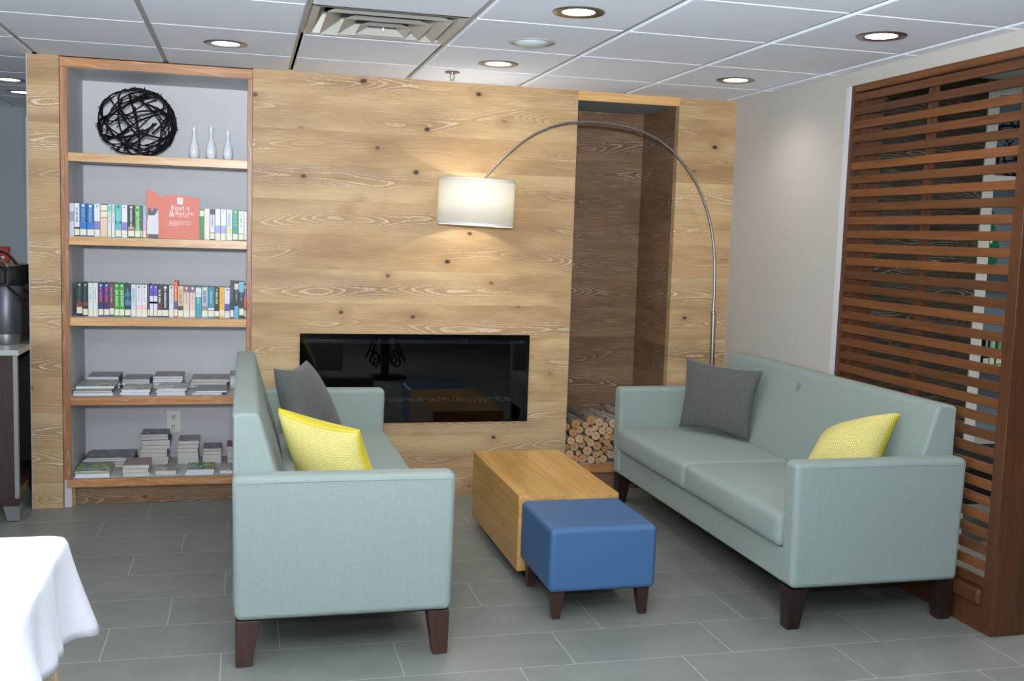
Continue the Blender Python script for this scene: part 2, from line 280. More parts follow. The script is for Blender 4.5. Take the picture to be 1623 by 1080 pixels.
# ------------------------------------------------------------------ mesh helper
def worldloc(o):
    v = Vector((0, 0, 0))
    while o is not None: v += o.location; o = o.parent
    return v
class MB:
    """collects shapes in world coordinates and links them as ONE mesh object"""
    def __init__(s): s.v = []; s.f = []; s.mi = []; s.cur = 0; s.uvs = {}
    def slot(s, i): s.cur = i; return s
    def add(s, vs, fs):
        b = len(s.v); s.v += [Vector(q) for q in vs]
        for f in fs: s.f.append([b+i for i in f]); s.mi.append(s.cur)
        return s
    def box(s, x0, x1, y0, y1, z0, z1, M=None):
        vs = [Vector((x, y, z)) for z in (z0, z1) for y in (y0, y1) for x in (x0, x1)]
        if M is not None: vs = [M @ q for q in vs]
        return s.add(vs, [(0, 2, 3, 1), (4, 5, 7, 6), (0, 1, 5, 4), (2, 6, 7, 3), (0, 4, 6, 2), (1, 3, 7, 5)])
    def prism(s, pts, axis, a, b):
        """polygon in the plane across `axis` swept from a to b"""
        def P(p, t):
            if axis == 'y': return (p[0], t, p[1])
            if axis == 'x': return (t, p[0], p[1])
            return (p[0], p[1], t)
        n = len(pts)
        return s.add([P(p, a) for p in pts] + [P(p, b) for p in pts], [list(range(n))[::-1], list(range(n, 2*n))] + [(i, (i+1) % n, n+(i+1) % n, n+i) for i in range(n)])
    def taper(s, cx, cy, z0, z1, w0, w1, dx=0, dy=0):
        """square leg, w0 wide at z0 and w1 at z1; top centre shifted by dx, dy"""
        vs = [(cx+i*w0/2, cy+j*w0/2, z0) for j in (-1, 1) for i in (-1, 1)] + [(cx+dx+i*w1/2, cy+dy+j*w1/2, z1) for j in (-1, 1) for i in (-1, 1)]
        return s.add(vs, [(0, 2, 3, 1), (4, 5, 7, 6), (0, 1, 5, 4), (2, 6, 7, 3), (0, 4, 6, 2), (1, 3, 7, 5)])
    def tube(s, pts, rad, seg=8, cap=True):
        pts = [Vector(p) for p in pts]; n = len(pts); rr = rad if isinstance(rad, (list, tuple)) else [rad]*n
        b = len(s.v); prev = None
        for i, p in enumerate(pts):
            t = (pts[min(i+1, n-1)] - pts[max(i-1, 0)]).normalized()
            a = prev if prev is not None else (Vector((0, 0, 1)) if abs(t.z) < .9 else Vector((1, 0, 0)))
            x = (a - t*a.dot(t)).normalized(); y = t.cross(x); prev = x
            for k in range(seg):
                q = 2*pi*k/seg; s.v.append(p + rr[i]*(math.cos(q)*x + math.sin(q)*y))
        for i in range(n-1):
            for k in range(seg):
                s.f.append([b+i*seg+k, b+i*seg+(k+1) % seg, b+(i+1)*seg+(k+1) % seg, b+(i+1)*seg+k]); s.mi.append(s.cur)
        if cap:
            s.f.append([b+k for k in range(seg)][::-1]); s.mi.append(s.cur)
            s.f.append([b+(n-1)*seg+k for k in range(seg)]); s.mi.append(s.cur)
        return s
    def lathe(s, prof, c=(0, 0, 0), seg=32, M=None):
        """prof: (radius, height) pairs from bottom to top"""
        b = len(s.v); c = Vector(c)
        for r, z in prof:
            for k in range(seg):
                q = Vector((r*math.cos(2*pi*k/seg), r*math.sin(2*pi*k/seg), z)); s.v.append((M @ q if M is not None else q) + c)
        for i in range(len(prof)-1):
            for k in range(seg):
                s.f.append([b+i*seg+k, b+i*seg+(k+1) % seg, b+(i+1)*seg+(k+1) % seg, b+(i+1)*seg+k]); s.mi.append(s.cur)
        for i, rev in ((0, True), (len(prof)-1, False)):
            if prof[i][0] > 1e-5 and prof[0] != prof[-1]:
                l = [b+i*seg+k for k in range(seg)]; s.f.append(l[::-1] if rev else l); s.mi.append(s.cur)
        return s
    def build(s, name, mats, parent=None, loc=None, bevel=0, seg=3, sharp=35, smooth=True, solid=None):
        o0 = Vector(loc) if loc is not None else Vector((0, 0, 0))
        base = worldloc(parent) if parent is not None else Vector((0, 0, 0))
        org = base + o0 if parent is not None else o0
        me = bpy.data.meshes.new(name); me.from_pydata([tuple(q-org) for q in s.v], [], s.f)
        for m in (mats if isinstance(mats, (list, tuple)) else [mats]): me.materials.append(m)
        me.polygons.foreach_set('material_index', s.mi); me.validate()
        if smooth:
            me.polygons.foreach_set('use_smooth', [True]*len(me.polygons))
            try: me.set_sharp_from_angle(angle=math.radians(sharp))
            except Exception: pass
        o = bpy.data.objects.new(name, me); COL.objects.link(o); o.location = o0
        if parent is not None: o.parent = parent
        if bevel:
            md = o.modifiers.new('bevel', 'BEVEL'); md.width = bevel; md.segments = seg; md.limit_method = 'ANGLE'; md.angle_limit = math.radians(40); md.harden_normals = True
        return o
def tag(o, label, cat, group=None):
    o['label'] = label; o['category'] = cat
    if group: o['group'] = group
    return o
def thing(name, label, cat, loc, group=None):
    o = bpy.data.objects.new(name, None); o.empty_display_size = .1; COL.objects.link(o); o.location = loc
    return tag(o, label, cat, group)
def struct(o): o['kind'] = 'structure'; return o
def box(*a): return MB().box(*a)
def copy_tree(o, loc, parent=None):
    c = o.copy(); COL.objects.link(c); c.location = loc
    if parent is not None: c.parent = parent
    for ch in [q for q in bpy.data.objects if q.parent == o]: copy_tree(ch, ch.location.copy(), c)
    return c
def text_mb(txt, size, M, depth=.0008, align='LEFT', sx=1.):
    """letters as solid geometry; M places the text plane (x right, y up, z towards the reader)"""
    cu = bpy.data.curves.new('t', 'FONT'); cu.body = txt; cu.size = size; cu.extrude = depth; cu.align_x = align; cu.resolution_u = 3
    ob = bpy.data.objects.new('t', cu); COL.objects.link(ob); dg = bpy.context.evaluated_depsgraph_get(); dg.update()
    me = bpy.data.meshes.new_from_object(ob.evaluated_get(dg)); mb = MB()
    mb.add([M @ Vector((v.co.x*sx, v.co.y, v.co.z)) for v in me.vertices], [list(p.vertices) for p in me.polygons])
    bpy.data.objects.remove(ob); bpy.data.curves.remove(cu); bpy.data.meshes.remove(me)
    return mb

# ================================================================== the room
XL, XR = -.646, 3.13
struct(box(-4.5, 9, -9.5, 3.2, -.1, 0).build('floor', MAT['floor'], smooth=False))
# lay-in ceiling: tiles hang a little below the grid
T, Y0 = .6096, -.4686
mb = MB(); tb = MB()
for i in range(-7, 6):
    for j in range(-7, 15):
        x0, x1 = i*T+.012, (i+1)*T-.012; y1 = Y0-j*T-.0045; y0 = Y0-(j+1)*T+.0045
        x1 = min(x1, XR)
        if x1 <= x0: continue
        if (i, j) == (1, 1): continue
        if i == 5 and y1 < -2.42: x1 = (i+1)*T-.012
        if j < -1 and i > -2: continue
        if j == -1:
            y0 = Y0+.0045
            if i >= -1: y1 = 0 if i > -2 else y1
        c = .006; zt, zb = H+.012, H
        if i == -1 and j == -1:     # tile cut round the end of the timber wall
            mb.box(x0, XL-.002, 0, Y0+T-.0045, zb, zt)
        vs = [(x0, y0, zt), (x1, y0, zt), (x1, y1, zt), (x0, y1, zt), (x0, y0, zb+c*.6), (x1, y0, zb+c*.6), (x1, y1, zb+c*.6), (x0, y1, zb+c*.6),
              (x0+c, y0+c, zb), (x1-c, y0+c, zb), (x1-c, y1-c, zb), (x0+c, y1-c, zb)]
        mb.add(vs, [(3, 2, 1, 0), (0, 1, 5, 4), (1, 2, 6, 5), (2, 3, 7, 6), (3, 0, 4, 7), (4, 5, 9, 8), (5, 6, 10, 9), (6, 7, 11, 10), (7, 4, 8, 11), (8, 9, 10, 11)][0:10])
struct(mb.build('ceiling', MAT['tile'], smooth=False))
tb.box(-4.5, XR+.6, -9.5, -1.683, H+.008, H+.03); tb.box(-4.5, .6205, -1.69, 3.2, H+.008, H+.03); tb.box(1.208, XR, -1.69, 0, H+.008, H+.03); tb.box(.61, 1.217, -1.0835, 0, H+.008, H+.03)
struct(tb.build('ceiling_grid', MAT['tbar'], smooth=False))
# timber feature wall with the fireplace, bookcase and log niche openings
def wall_with_holes(name, x0, x1, z0, z1, y0, y1, holes, mat):
    xs = sorted({x0, x1, *[h[0] for h in holes], *[h[1] for h in holes]}); zs = sorted({z0, z1, *[h[2] for h in holes], *[h[3] for h in holes]})
    m = MB()
    for a, b in zip(xs, xs[1:]):
        run = None
        for c, d in zip(zs, zs[1:]):
            if any(h[0] <= a and b <= h[1] and h[2] <= c and d <= h[3] for h in holes):
                if run: m.box(a, b, y0, y1, *run); run = None
            else: run = (run[0], d) if run else (c, d)
        if run: m.box(a, b, y0, y1, *run)
    return struct(m.build(name, mat, smooth=False))
struct(box(XL, -.502, 0, .6, 0, H+.02).build('wall_pier', MAT['pier_wood'], smooth=False))
struct(box(XL-.004, XL, -.003, .02, 0, H).build('trim_1', MAT['tbar'], smooth=False))
wall_with_holes('wall_back', .4235, XR, 0, H+.02, 0, .05, [(.68, 1.93, .425, .903), (2.172, 2.775, 0, 3)], MAT['wall_wood'])
struct(box(.4235, 2.172, .4, .6, 0, H).build('wall_core', MAT['paint_grey'], smooth=False))
struct(MB().box(2.775, 2.80, .05, .57, 0, H).box(2.172, 2.80, .55, .6, 0, H).box(2.147, 2.172, .05, .57, 0, H).build('wall_niche', MAT['niche_wood'], smooth=False))
struct(box(2.172, 2.775, .02, .55, 2.226, 2.29).build('ceiling_niche', MAT['paint_grey'], smooth=False))
struct(box(2.172, 2.775, -.003, .02, 2.217, H).build('trim_2', MAT['shelf_oak'], smooth=False))
t = thing('niche_sill', 'low oak-edged ledge under the birch logs in the tall timber niche', 'ledge', (2.4735, .28, 0))
box(2.173, 2.774, -.003, .02, .112, .158).build('fascia', MAT['trim_oak_x'], t)
box(2.173, 2.774, .02, .549, .12, .157).build('ledge_top', MAT['paint_case'], t)
box(2.173, 2.774, .04, .06, 0, .112).build('kick_board', MAT['niche_wood'], t)
# right-hand wall with the opening for the slatted screen
struct(MB().box(XR, XR+.15, -1.155, .6, 0, 2.6).box(XR, XR+.15, -2.40, -1.155, 2.203, 2.6).build('wall_right', MAT['paint_wall'], smooth=False))
struct(box(XR-.0025, XR+.03, -1.178, -1.150, 0, 2.203).build('trim_3', MAT['paint_case'], smooth=False))
# rooms beyond
struct(box(-4.5, XL, 2.72, 2.8, 0, H+.02).build('wall_far_left', MAT['paint_grey'], smooth=False))
struct(box(-1.15, -1.10, 2.66, 2.72, 0, 2.2).build('trim_4', MAT['white'], smooth=False))
def assumed_window_wall(name, x0, x1, y0, y1, hole, axis):  # room wall with an assumed, unseen window opening added for light
    m = MB(); a, b, c, d = hole
    if axis == 'x':
        m.box(x0, a, y0, y1, 0, 2.6).box(b, x1, y0, y1, 0, 2.6).box(a, b, y0, y1, 0, c).box(a, b, y0, y1, d, 2.6)
    else:
        m.box(x0, x1, y0, a, 0, 2.6).box(x0, x1, b, y1, 0, 2.6).box(x0, x1, a, b, 0, c).box(x0, x1, a, b, d, 2.6)
    return struct(m.build(name, MAT['paint_dim'] if name == 'wall_front' else MAT['paint_wall'], smooth=False))
assumed_window_wall('wall_front', -4.5, 9, -9.5, -9.4, (-2.6, 1.8, .45, 2.2), 'x')
assumed_window_wall('wall_left', -4.5, -4.4, -9.5, 3.2, (-6.1, -2.3, .45, 2.2), 'y')
def assumed_win(name, pts, axis):
    m = MB(); a, b, c, d, p = pts
    for k in range(4):
        q = a + (b-a)*k/3
        if axis == 'x': m.box(q-.025, q+.025, p-.03, p+.03, c, d)
        else: m.box(p-.03, p+.03, q-.025, q+.025, c, d)
    for z in (c, d):
        if axis == 'x': m.box(a, b, p-.03, p+.03, z-.025, z+.025)
        else: m.box(p-.03, p+.03, a, b, z-.025, z+.025)
    struct(m.build(name, MAT['white'], smooth=False))
assumed_win('assumed_window_1', (-2.6, 1.8, .45, 2.2, -9.45), 'x'); assumed_win('assumed_window_2', (-6.1, -2.3, .45, 2.2, -4.45), 'y')  # frames of the assumed windows, added out of view
struct(box(8.9, 9, -9.5, 3.2, 0, 2.6).build('wall_far_right', MAT['paint_grey'], smooth=False))
struct(box(XR+.15, 9, -9.5, 3.2, 2.6, 2.65).build('ceiling_far', MAT['white'], smooth=False))
struct(box(XR+.15, 9, .95, 1.05, 0, 2.6).build('wall_far_back', MAT['paint_far'], smooth=False))
struct(box(3.28, 4.20, .52, .95, 0, 2.6).build('wall_far_return', MAT['paint_far'], smooth=False))
struct(box(4.20, 5.20, .50, .95, 0, 2.6).build('wall_far_panel', MAT['far_wood'], smooth=False))

# ================================================================== built-in bookcase
t = thing('bookcase', 'tall built-in bookcase with oak edging and pale grey interior', 'bookcase', (-.032, .25, 0))
BX0, BX1, BD = -.463, .3985, .50
MB().box(-.499, BX0, .012, BD, 0, 2.25).box(BX1, .4225, .012, BD, 0, 2.25).build('side_panel', MAT['paint_case'], t, smooth=False)
box(BX0, BX1, BD, BD+.02, .1, 2.25).build('back_panel', MAT['paint_case'], t, smooth=False)
box(BX0, BX1, .012, BD, 2.214, 2.25).build('top_panel', MAT['paint_case'], t, smooth=False)
for z in (1.800, 1.386, .979, .573, .147):
    s_ = box(BX0, BX1, .004, BD, z-.026, z).build('shelf', MAT['paint_case'], t, smooth=False)
    box(BX0 if z > .2 else -.484, BX1, -.004, .012, z-.043, z).build('shelf_edge', MAT['shelf_oak'] if z > .7 else MAT['trim_oak_x'], s_, bevel=.0015, seg=1)
MB().box(-.499, BX0, -.004, .012, .147, 2.214).build('stile', MAT['trim_oak_z'], t, bevel=.0015, seg=1)
MB().box(BX1, .4225, -.004, .012, .0, 2.214).build('stile', MAT['trim_oak_z'], t, bevel=.0015, seg=1)
box(-.499, .4225, -.004, .012, 2.2145, 2.262).build('top_rail', MAT['trim_oak_x'], t, bevel=.0015, seg=1)
box(-.452, BX1, .055, .075, 0, .102).build('kick_board', MAT['niche_wood'], t, smooth=False)
box(-.474, -.4525, .045, .075, 0, .102).build('kick_block', MAT['shelf_oak'], t, smooth=False)
# power outlet on the back panel
t = thing('power_outlet', 'white double power outlet on the back of the lowest bookcase bay', 'outlet', (.005, BD, .347))
box(-.033, .043, BD-.006, BD-.0005, .288, .412).build('cover_plate', MAT['white'], t, bevel=.002)
for z in (.377, .322):
    r = MB().lathe([(.0, -.001), (.017, 0), (.017, .003), (.0, .003)], (.005, BD-.006, z), 20, Matrix.Rotation(pi/2, 4, 'X')).build('receptacle', MAT['sticker'], t)
    m = MB(); m.box(-.003, .0005, BD-.0105, BD-.0085, z, z+.009).box(.0085, .0115, BD-.0105, BD-.0085, z, z+.009).box(.002, .007, BD-.0105, BD-.0085, z-.011, z-.006)
    m.build('slots', MAT['black'], r, smooth=False)

# woven twig ball
def twig_ball(c, R, n, rad, seed, name, label, mat, squash=.9):
    rnd = random.Random(seed); m = MB()
    for k in range(n):
        a = Vector((rnd.gauss(0, 1), rnd.gauss(0, 1), rnd.gauss(0, 1))).normalized()
        b = a.orthogonal().normalized(); cc = a.cross(b); off = rnd.uniform(-.45, .45)*R; rr = math.sqrt(R*R-off*off)
        t0 = rnd.uniform(0, 2*pi); ln = rnd.uniform(1.1, 2.6); N = 6 + int(ln*4); pts = []
        jit = rnd.uniform(.96, 1.0)
        for i in range(N+1):
            q = t0 + ln*i/N; p = (a*off + rr*(math.cos(q)*b + math.sin(q)*cc))*jit*(1+rnd.uniform(-.012, .012))
            pts.append(Vector(c) + Vector((p.x, p.y, p.z*squash)))
        r0 = rad*rnd.uniform(.7, 1.25)
        m.tube(pts, [r0*(1-.35*i/N) for i in range(N+1)], 6)
        for _ in range(2):   # buds
            p = pts[rnd.randrange(N)]; d = (p-Vector(c)).normalized(); m.tube([p, p+d*rad*2.6], [rad*.7, rad*.3], 5)
    zmin = min(v.z for v in m.v)
    for v in m.v: v.z += (c[2]-R*squash) - zmin
    o = m.build(name, mat, loc=(c[0], c[1], c[2]-R*squash)); return tag(o, label, 'decorative ball')
twig_ball((-.160, .235, 1.8015+.178), .196, 62, .0052, 5, 'twig_ball', 'black woven twig ball on the top shelf of the bookcase', MAT['twig'], .905)
# three bottle vases
def vase(x, h, s, label):
    pr = [(0, 0), (.6, 0), (.72, .02), (.95, .12), (1.0, .24), (.96, .36), (.78, .48), (.5, .58), (.40, .66), (.36, .74), (.34, .88), (.40, 1.0), (.28, 1.0), (.22, .9), (.0, .88)]
    o = MB().lathe([(r*s, z*h) for r, z in pr], (x, .10, 1.8005), 28).build('bottle_vase', MAT['ceramic'], loc=(x, .10, 1.8005)); o['group'] = 'white bottle vases on the top shelf'
    tag(o, label, 'vase', 'white bottle vases on the top shelf')
vase(.131, .160, .026, 'white bottle vase nearest the twig ball')
vase(.215, .166, .0265, 'tallest white bottle vase, in the middle of the three')
vase(.300, .152, .0255, 'shortest white bottle vase, at the right end of the three')

# ------------------------------------------------------------------ books
def standing_book(x0, x1, y, z, h, d, spine, label, group, opts=None, title=None):
    o_ = opts or {}; m = MB(); g_ = .0006; x0 += g_; x1 -= g_; c = .0018
    m.slot(0).box(x0, x0+c, y, y+d, z, z+h).box(x1-c, x1, y, y+d, z, z+h).box(x0+c, x1-c, y, y+c, z, z+h)
    m.slot(1).box(x0+c, x1-c, y+c, y+d-.003, z+.003, z+h-.003)
    b = m.build('paperback_book', [flat(spine), MAT['page']], loc=((x0+x1)/2, y+d/2, z), smooth=False); tag(b, label, 'book', group)
    yy = y-.0007; bl = (x1-x0)*.93; xm = (x0+x1)/2
    def patch(nm, za, zb, colr, wf=.97, yo=0, mat=None):
        box(xm-(x1-x0)*wf/2, xm+(x1-x0)*wf/2, yy-yo, y, z+h*za, z+h*zb).build(nm, mat or flat(colr), b, smooth=False)
    for (za, zb, colr) in o_.get('bands', []): patch('spine_band', za, zb, colr)
    if o_.get('sticker', 1): lo = o_.get('slo', .035); patch('spine_label', lo, lo+.185, (228, 224, 202), .95, .0004, MAT['sticker'])
    if o_.get('logo'): lz = z+h*.93; MB().lathe([(0, 0), (bl*.22, 0), (bl*.22, .0006), (0, .0006)], (xm, yy, lz), 12, Matrix.Rotation(pi/2, 4, 'X')).build('publisher_mark', flat(o_['logo']), b)
    if title:
        col, kind = title
        if kind.startswith('@'):
            txt = kind[1:]; M = Matrix.Translation((xm-bl*.26, yy-.0003, z+h*.80)) @ Matrix(((0, 1, 0, 0), (0, 0, -1, 0), (-1, 0, 0, 0), (0, 0, 0, 1)))
            text_mb(txt, bl*1.0, M, .0003, sx=.60).build('spine_title', flat(col), b, smooth=False)
        else:      # illegible lettering: a row of short strokes
            rnd = random.Random(int(x0*1e5)); mm = MB(); zz = z+h*.86; end = z+h*(.30 if kind == 'l' else .45); wf = .17 if kind in 'ls' else .26
            while zz > end:
                l = rnd.uniform(.002, .0045)
                mm.box(xm-bl*wf, xm+bl*rnd.uniform(wf*.5, wf), yy-.0003, y, zz-l, zz); zz -= l+.0016
                if rnd.random() < .12: zz -= .005
            mm.build('spine_title', flat(col), b, smooth=False)
    return b
W_, WH = (228, 228, 236), (236, 236, 240)
ROW1 = [  # (x0, x1, spine, description, opts, title)  in metres along the shelf
 (-0.4622, -0.4400, (196, 204, 214), 'silvery white paperback at the far left end', dict(bands=[(.45, .75, (150, 160, 170))], sticker=0), None),
 (-0.4390, -0.4140, (40, 42, 44), 'white and black paperback', dict(bands=[(.28, 1, (214, 218, 222))]), ((50, 54, 58), 's')),
 (-0.4130, -0.3810, (28, 92, 160), 'first deep blue paperback', dict(bands=[(.46, .485, (12, 40, 70)), (.24, .46, (30, 110, 190))], logo=WH), ((110, 170, 210), 'm')),
 (-0.3800, -0.3460, (26, 100, 162), 'second deep blue paperback', dict(bands=[(.46, .485, (12, 40, 70)), (.24, .46, (30, 110, 190))], logo=WH), ((110, 170, 210), 'm')),
 (-0.3460, -0.3180, (222, 222, 232), 'white paperback with a violet foot', dict(bands=[(.22, .47, (128, 120, 178))], logo=(150, 160, 190)), None),
 (-0.3170, -0.2830, (92, 60, 66), 'thick cream and peach paperback', dict(bands=[(.8, .97, (228, 224, 202)), (.6, .78, (230, 220, 190)), (0, .58, (228, 196, 168))], sticker=0), None),
 (-0.2830, -0.2660, (214, 222, 226), 'slim white and mint paperback', dict(bands=[(.8, .98, (120, 200, 170))]), ((150, 170, 170), 's')),
 (-0.2650, -0.2480, (214, 222, 226), 'second slim white and mint paperback', dict(bands=[(.8, .98, (150, 210, 190))]), ((150, 170, 170), 's')),
 (-0.2470, -0.2170, (88, 176, 184), 'teal paperback', dict(bands=[(.42, .5, (20, 90, 100))], logo=(40, 100, 110)), ((120, 200, 206), 'm')),
 (-0.2160, -0.1880, (224, 224, 236), 'lilac-white paperback with a violet foot', dict(bands=[(.22, .47, (128, 120, 184))], logo=(160, 160, 190)), None),
 (-0.1860, -0.1540, (44, 44, 44), 'black paperback with pale lettering', dict(logo=WH, bands=[(.25, .33, (190, 150, 110))]), ((200, 200, 196), 'l')),
 (-0.1530, -0.1250, (60, 150, 40), 'bright green paperback', dict(logo=WH), (WH, '@Janet Evanovich')),
 (-0.1240, -0.1150, (90, 96, 100), 'very slim grey paperback', dict(), None),
 (-0.1140, -0.0980, (140, 190, 200), 'slim teal and lilac paperback', dict(bands=[(.22, .62, (186, 176, 214))]), None)]
zs = 1.3865
for i, (a, b, c, d, o, ti) in enumerate(ROW1):
    standing_book(a, b, .012, zs, .163+.001*(i % 3), .125, c, d + (' of' if i == 0 else ', left of the coral sign') + (' the second bookcase shelf' if i == 0 else ''), 'paperbacks on the second shelf', o, ti)
ROW1B = [
 (0.1620, 0.1840, (24, 130, 76), 'green paperback touching the right edge of the coral sign', dict(bands=[(.76, .94, (206, 214, 210))], sticker=0, logo=(220, 200, 60)), None),
 (0.1850, 0.2120, (232, 214, 200), 'cream paperback with an orange edge', dict(bands=[]), ((214, 196, 186), 's')),
 (0.2130, 0.2380, (50, 60, 90), 'silver and navy paperback', dict(bands=[(.24, .82, (206, 212, 228))]), ((70, 74, 84), 's')),
 (0.2390, 0.2650, (222, 222, 234), 'white paperback with a pale violet foot', dict(bands=[(.22, .47, (156, 160, 204))]), None),
 (0.2660, 0.2930, (224, 224, 236), 'second white paperback with a pale violet foot', dict(bands=[(.22, .47, (156, 160, 204))], logo=(160, 170, 200)), None),
 (0.2940, 0.3250, (200, 208, 212), 'silver paperback with a yellow square', dict(bands=[(.27, .36, (214, 200, 60))]), ((160, 180, 190), 'm')),
 (0.3260, 0.3540, (36, 140, 110), 'sea green paperback', dict(logo=(220, 206, 90)), ((90, 180, 150), 'm')),
 (0.3560, 0.3830, (40, 130, 60), 'green paperback with a white stripe', dict(bands=[(.24, .96, (226, 236, 230))]), ((60, 130, 60), 's')),
 (0.3840, 0.4010, (90, 80, 170), 'white and purple paperback at the far right end', dict(bands=[(.22, .96, (220, 222, 236))]), None)]
for i, (a, b, c, d, o, ti) in enumerate(ROW1B):
    tail = ' on the second bookcase shelf' if i in (0, 8) else ', right of the coral sign'
    x1_ = min(b, .3975)
    standing_book(a, x1_, .012, zs, .158+.001*(i % 2), .125, c, d+tail, 'paperbacks on the second shelf', o, ti)
DK = (26, 34, 38)
ROW2 = [(-0.4410, -0.4120, DK, 'left-end black and dark green paperback', dict(logo=(190, 214, 224), slo=.085, bands=[(.27, .42, (120, 62, 48))]), ((50, 100, 88), 'm'), 0),
 (-0.4110, -0.3860, DK, 'second black and dark green paperback', dict(logo=(190, 214, 224), bands=[(.30, .42, (120, 62, 48))]), ((50, 100, 88), 'm'), 0),
 (-0.3850, -0.3620, (216, 222, 216), 'first plain white paperback from the left', dict(), ((150, 170, 166), 's'), 0),
 (-0.3610, -0.3390, (220, 226, 222), 'second plain white paperback from the left', dict(), ((150, 180, 166), 's'), 0),
 (-0.3380, -0.3110, (44, 44, 110), 'navy paperback with pink lettering, left of a pair', dict(logo=(200, 220, 240), bands=[(.35, .52, (60, 40, 50))]), ((226, 60, 130), 'm'), 0),
 (-0.3100, -0.2840, (48, 46, 118), 'navy paperback with pink lettering, right of a pair', dict(logo=(200, 220, 240), bands=[(.35, .52, (60, 40, 50))]), ((226, 60, 130), 'm'), 0),
 (-0.2840, -0.2610, (104, 70, 66), 'brown paperback', dict(slo=.06), ((200, 170, 160), 's'), 0),
 (-0.2600, -0.2350, (46, 150, 32), 'green paperback touching the brown one', dict(logo=WH), (WH, '@Janet Evanovich'), 0),
 (-0.2350, -0.2100, (46, 150, 32), 'green paperback touching the dark navy one', dict(logo=WH), (WH, '@Janet Evanovich'), 0),
 (-0.2090, -0.1790, (28, 46, 62), 'dark navy paperback with light blue print', dict(bands=[(.62, .74, (40, 110, 150)), (.35, .5, (70, 120, 160))]), ((60, 140, 180), 's'), -.002),
 (-0.1780, -0.1540, (196, 210, 214), 'pale ice-blue paperback', dict(), ((140, 160, 172), 'm'), -.002),
 (-0.1530, -0.1260, (226, 222, 228), 'white and blush paperback, left of a pair', dict(logo=(90, 90, 100), bands=[(.22, .36, (232, 200, 190))]), ((180, 176, 186), 's'), -.003),
 (-0.1260, -0.1000, (228, 224, 230), 'white and blush paperback, right of a pair', dict(logo=(90, 90, 100), bands=[(.22, .36, (232, 200, 190))]), ((180, 176, 186), 's'), -.003),
 (-0.0990, -0.0890, (70, 70, 78), 'very slim dark grey paperback', dict(), None, 0),
 (-0.0880, -0.0690, (96, 72, 176), 'slim purple and white paperback, left of a pair', dict(logo=WH, bands=[(.22, .66, (214, 214, 232)), (.42, .48, (226, 120, 70))]), None, -.002),
 (-0.0680, -0.0490, (96, 72, 176), 'slim purple and white paperback, right of a pair', dict(logo=WH, bands=[(.22, .66, (214, 214, 232)), (.42, .48, (226, 120, 70))]), None, -.002),
 (-0.0490, -0.0270, (44, 44, 38), 'black paperback with pale green lettering above red', dict(bands=[(.24, .46, (110, 34, 34))]), ((214, 220, 176), 'm'), -.003),
 (-0.0280, 0.0070, (24, 30, 32), 'thick black paperback with a white square mark and orange dot', dict(bands=[(.87, .95, (24, 30, 32))], logo=WH), ((196, 206, 206), 'l'), -.002),
 (0.0080, 0.0310, (208, 214, 212), 'silver-white paperback left of the orange one', dict(logo=(80, 90, 90)), ((160, 176, 176), 's'), -.002),
 (0.0320, 0.0510, (226, 92, 36), 'taller orange paperback with a purple foot', dict(bands=[(.2, .46, (96, 84, 130))]), (WH, 's'), .02),
 (0.0520, 0.0790, (206, 186, 142), 'tan paperback right of the orange one', dict(bands=[(.22, .36, (70, 60, 50))]), ((150, 130, 90), 'm'), -.003),
 (0.0790, 0.1100, (222, 196, 184), 'peach paperback with a mauve top, left of a pair', dict(bands=[(.8, 1, (128, 92, 116))], logo=WH), ((190, 160, 150), 's'), -.003),
 (0.1110, 0.1390, (222, 196, 184), 'peach paperback with a mauve top, right of a pair', dict(bands=[(.8, 1, (128, 92, 116))], logo=WH), ((190, 160, 150), 's'), -.003),
 (0.1400, 0.1700, (70, 150, 166), 'teal paperback with two white labels at its top', dict(sticker=0, bands=[(.77, .95, (228, 224, 202)), (.66, .75, (214, 220, 216))]), ((170, 216, 220), 's'), -.003),
 (0.1710, 0.2020, (176, 184, 194), 'grey paperback with large blue-grey lettering', dict(logo=WH, bands=[(.24, .38, (140, 134, 120))]), ((96, 112, 140), 'm'), -.005),
 (0.2030, 0.2350, (50, 132, 150), 'teal paperback left of the black and lime one', dict(bands=[(.24, .31, (220, 224, 220))]), ((150, 204, 210), 's'), -.004),
 (0.2350, 0.2590, (26, 32, 24), 'black paperback with lime lettering', dict(logo=(150, 190, 50)), ((210, 220, 150), 'm'), -.006),
 (0.2600, 0.2860, (234, 176, 70), 'yellow-orange paperback', dict(slo=.06), ((206, 140, 70), 's'), -.003),
 (0.2860, 0.3140, (220, 220, 234), 'white paperback with a deep violet foot', dict(bands=[(.22, .46, (88, 80, 160))], logo=(120, 120, 150)), None, -.005),
 (0.3150, 0.3340, (36, 50, 54), 'tall slim slate paperback', dict(slo=.03), ((90, 110, 114), 's'), .032),
 (0.3350, 0.3590, (20, 32, 36), 'tall black paperback with a blue picture at its foot', dict(sticker=0, bands=[(.78, .94, (222, 210, 196)), (.0, .33, (90, 176, 206))]), ((150, 170, 170), 's'), .030),
 (0.3600, 0.3850, (22, 32, 36), 'tall black paperback with a blue picture at its top', dict(bands=[(.72, .99, (110, 186, 210))], slo=.08), ((150, 170, 170), 's'), .030),
 (0.3850, 0.4050, (92, 84, 160), 'purple and orange paperback at the right end', dict(bands=[(.28, .62, (218, 92, 50)), (.86, .94, (220, 200, 150))]), ((180, 180, 220), 's'), .018)]
for i, (a, b, c, d, o, ti, dh) in enumerate(ROW2):
    big = dh > .028
    standing_book(a, min(b, .3975), .045 if big else .07, .9795, .172+dh-i*.0003, .14, c, d+', on the third bookcase shelf', 'paperbacks on the third shelf', o, ti)
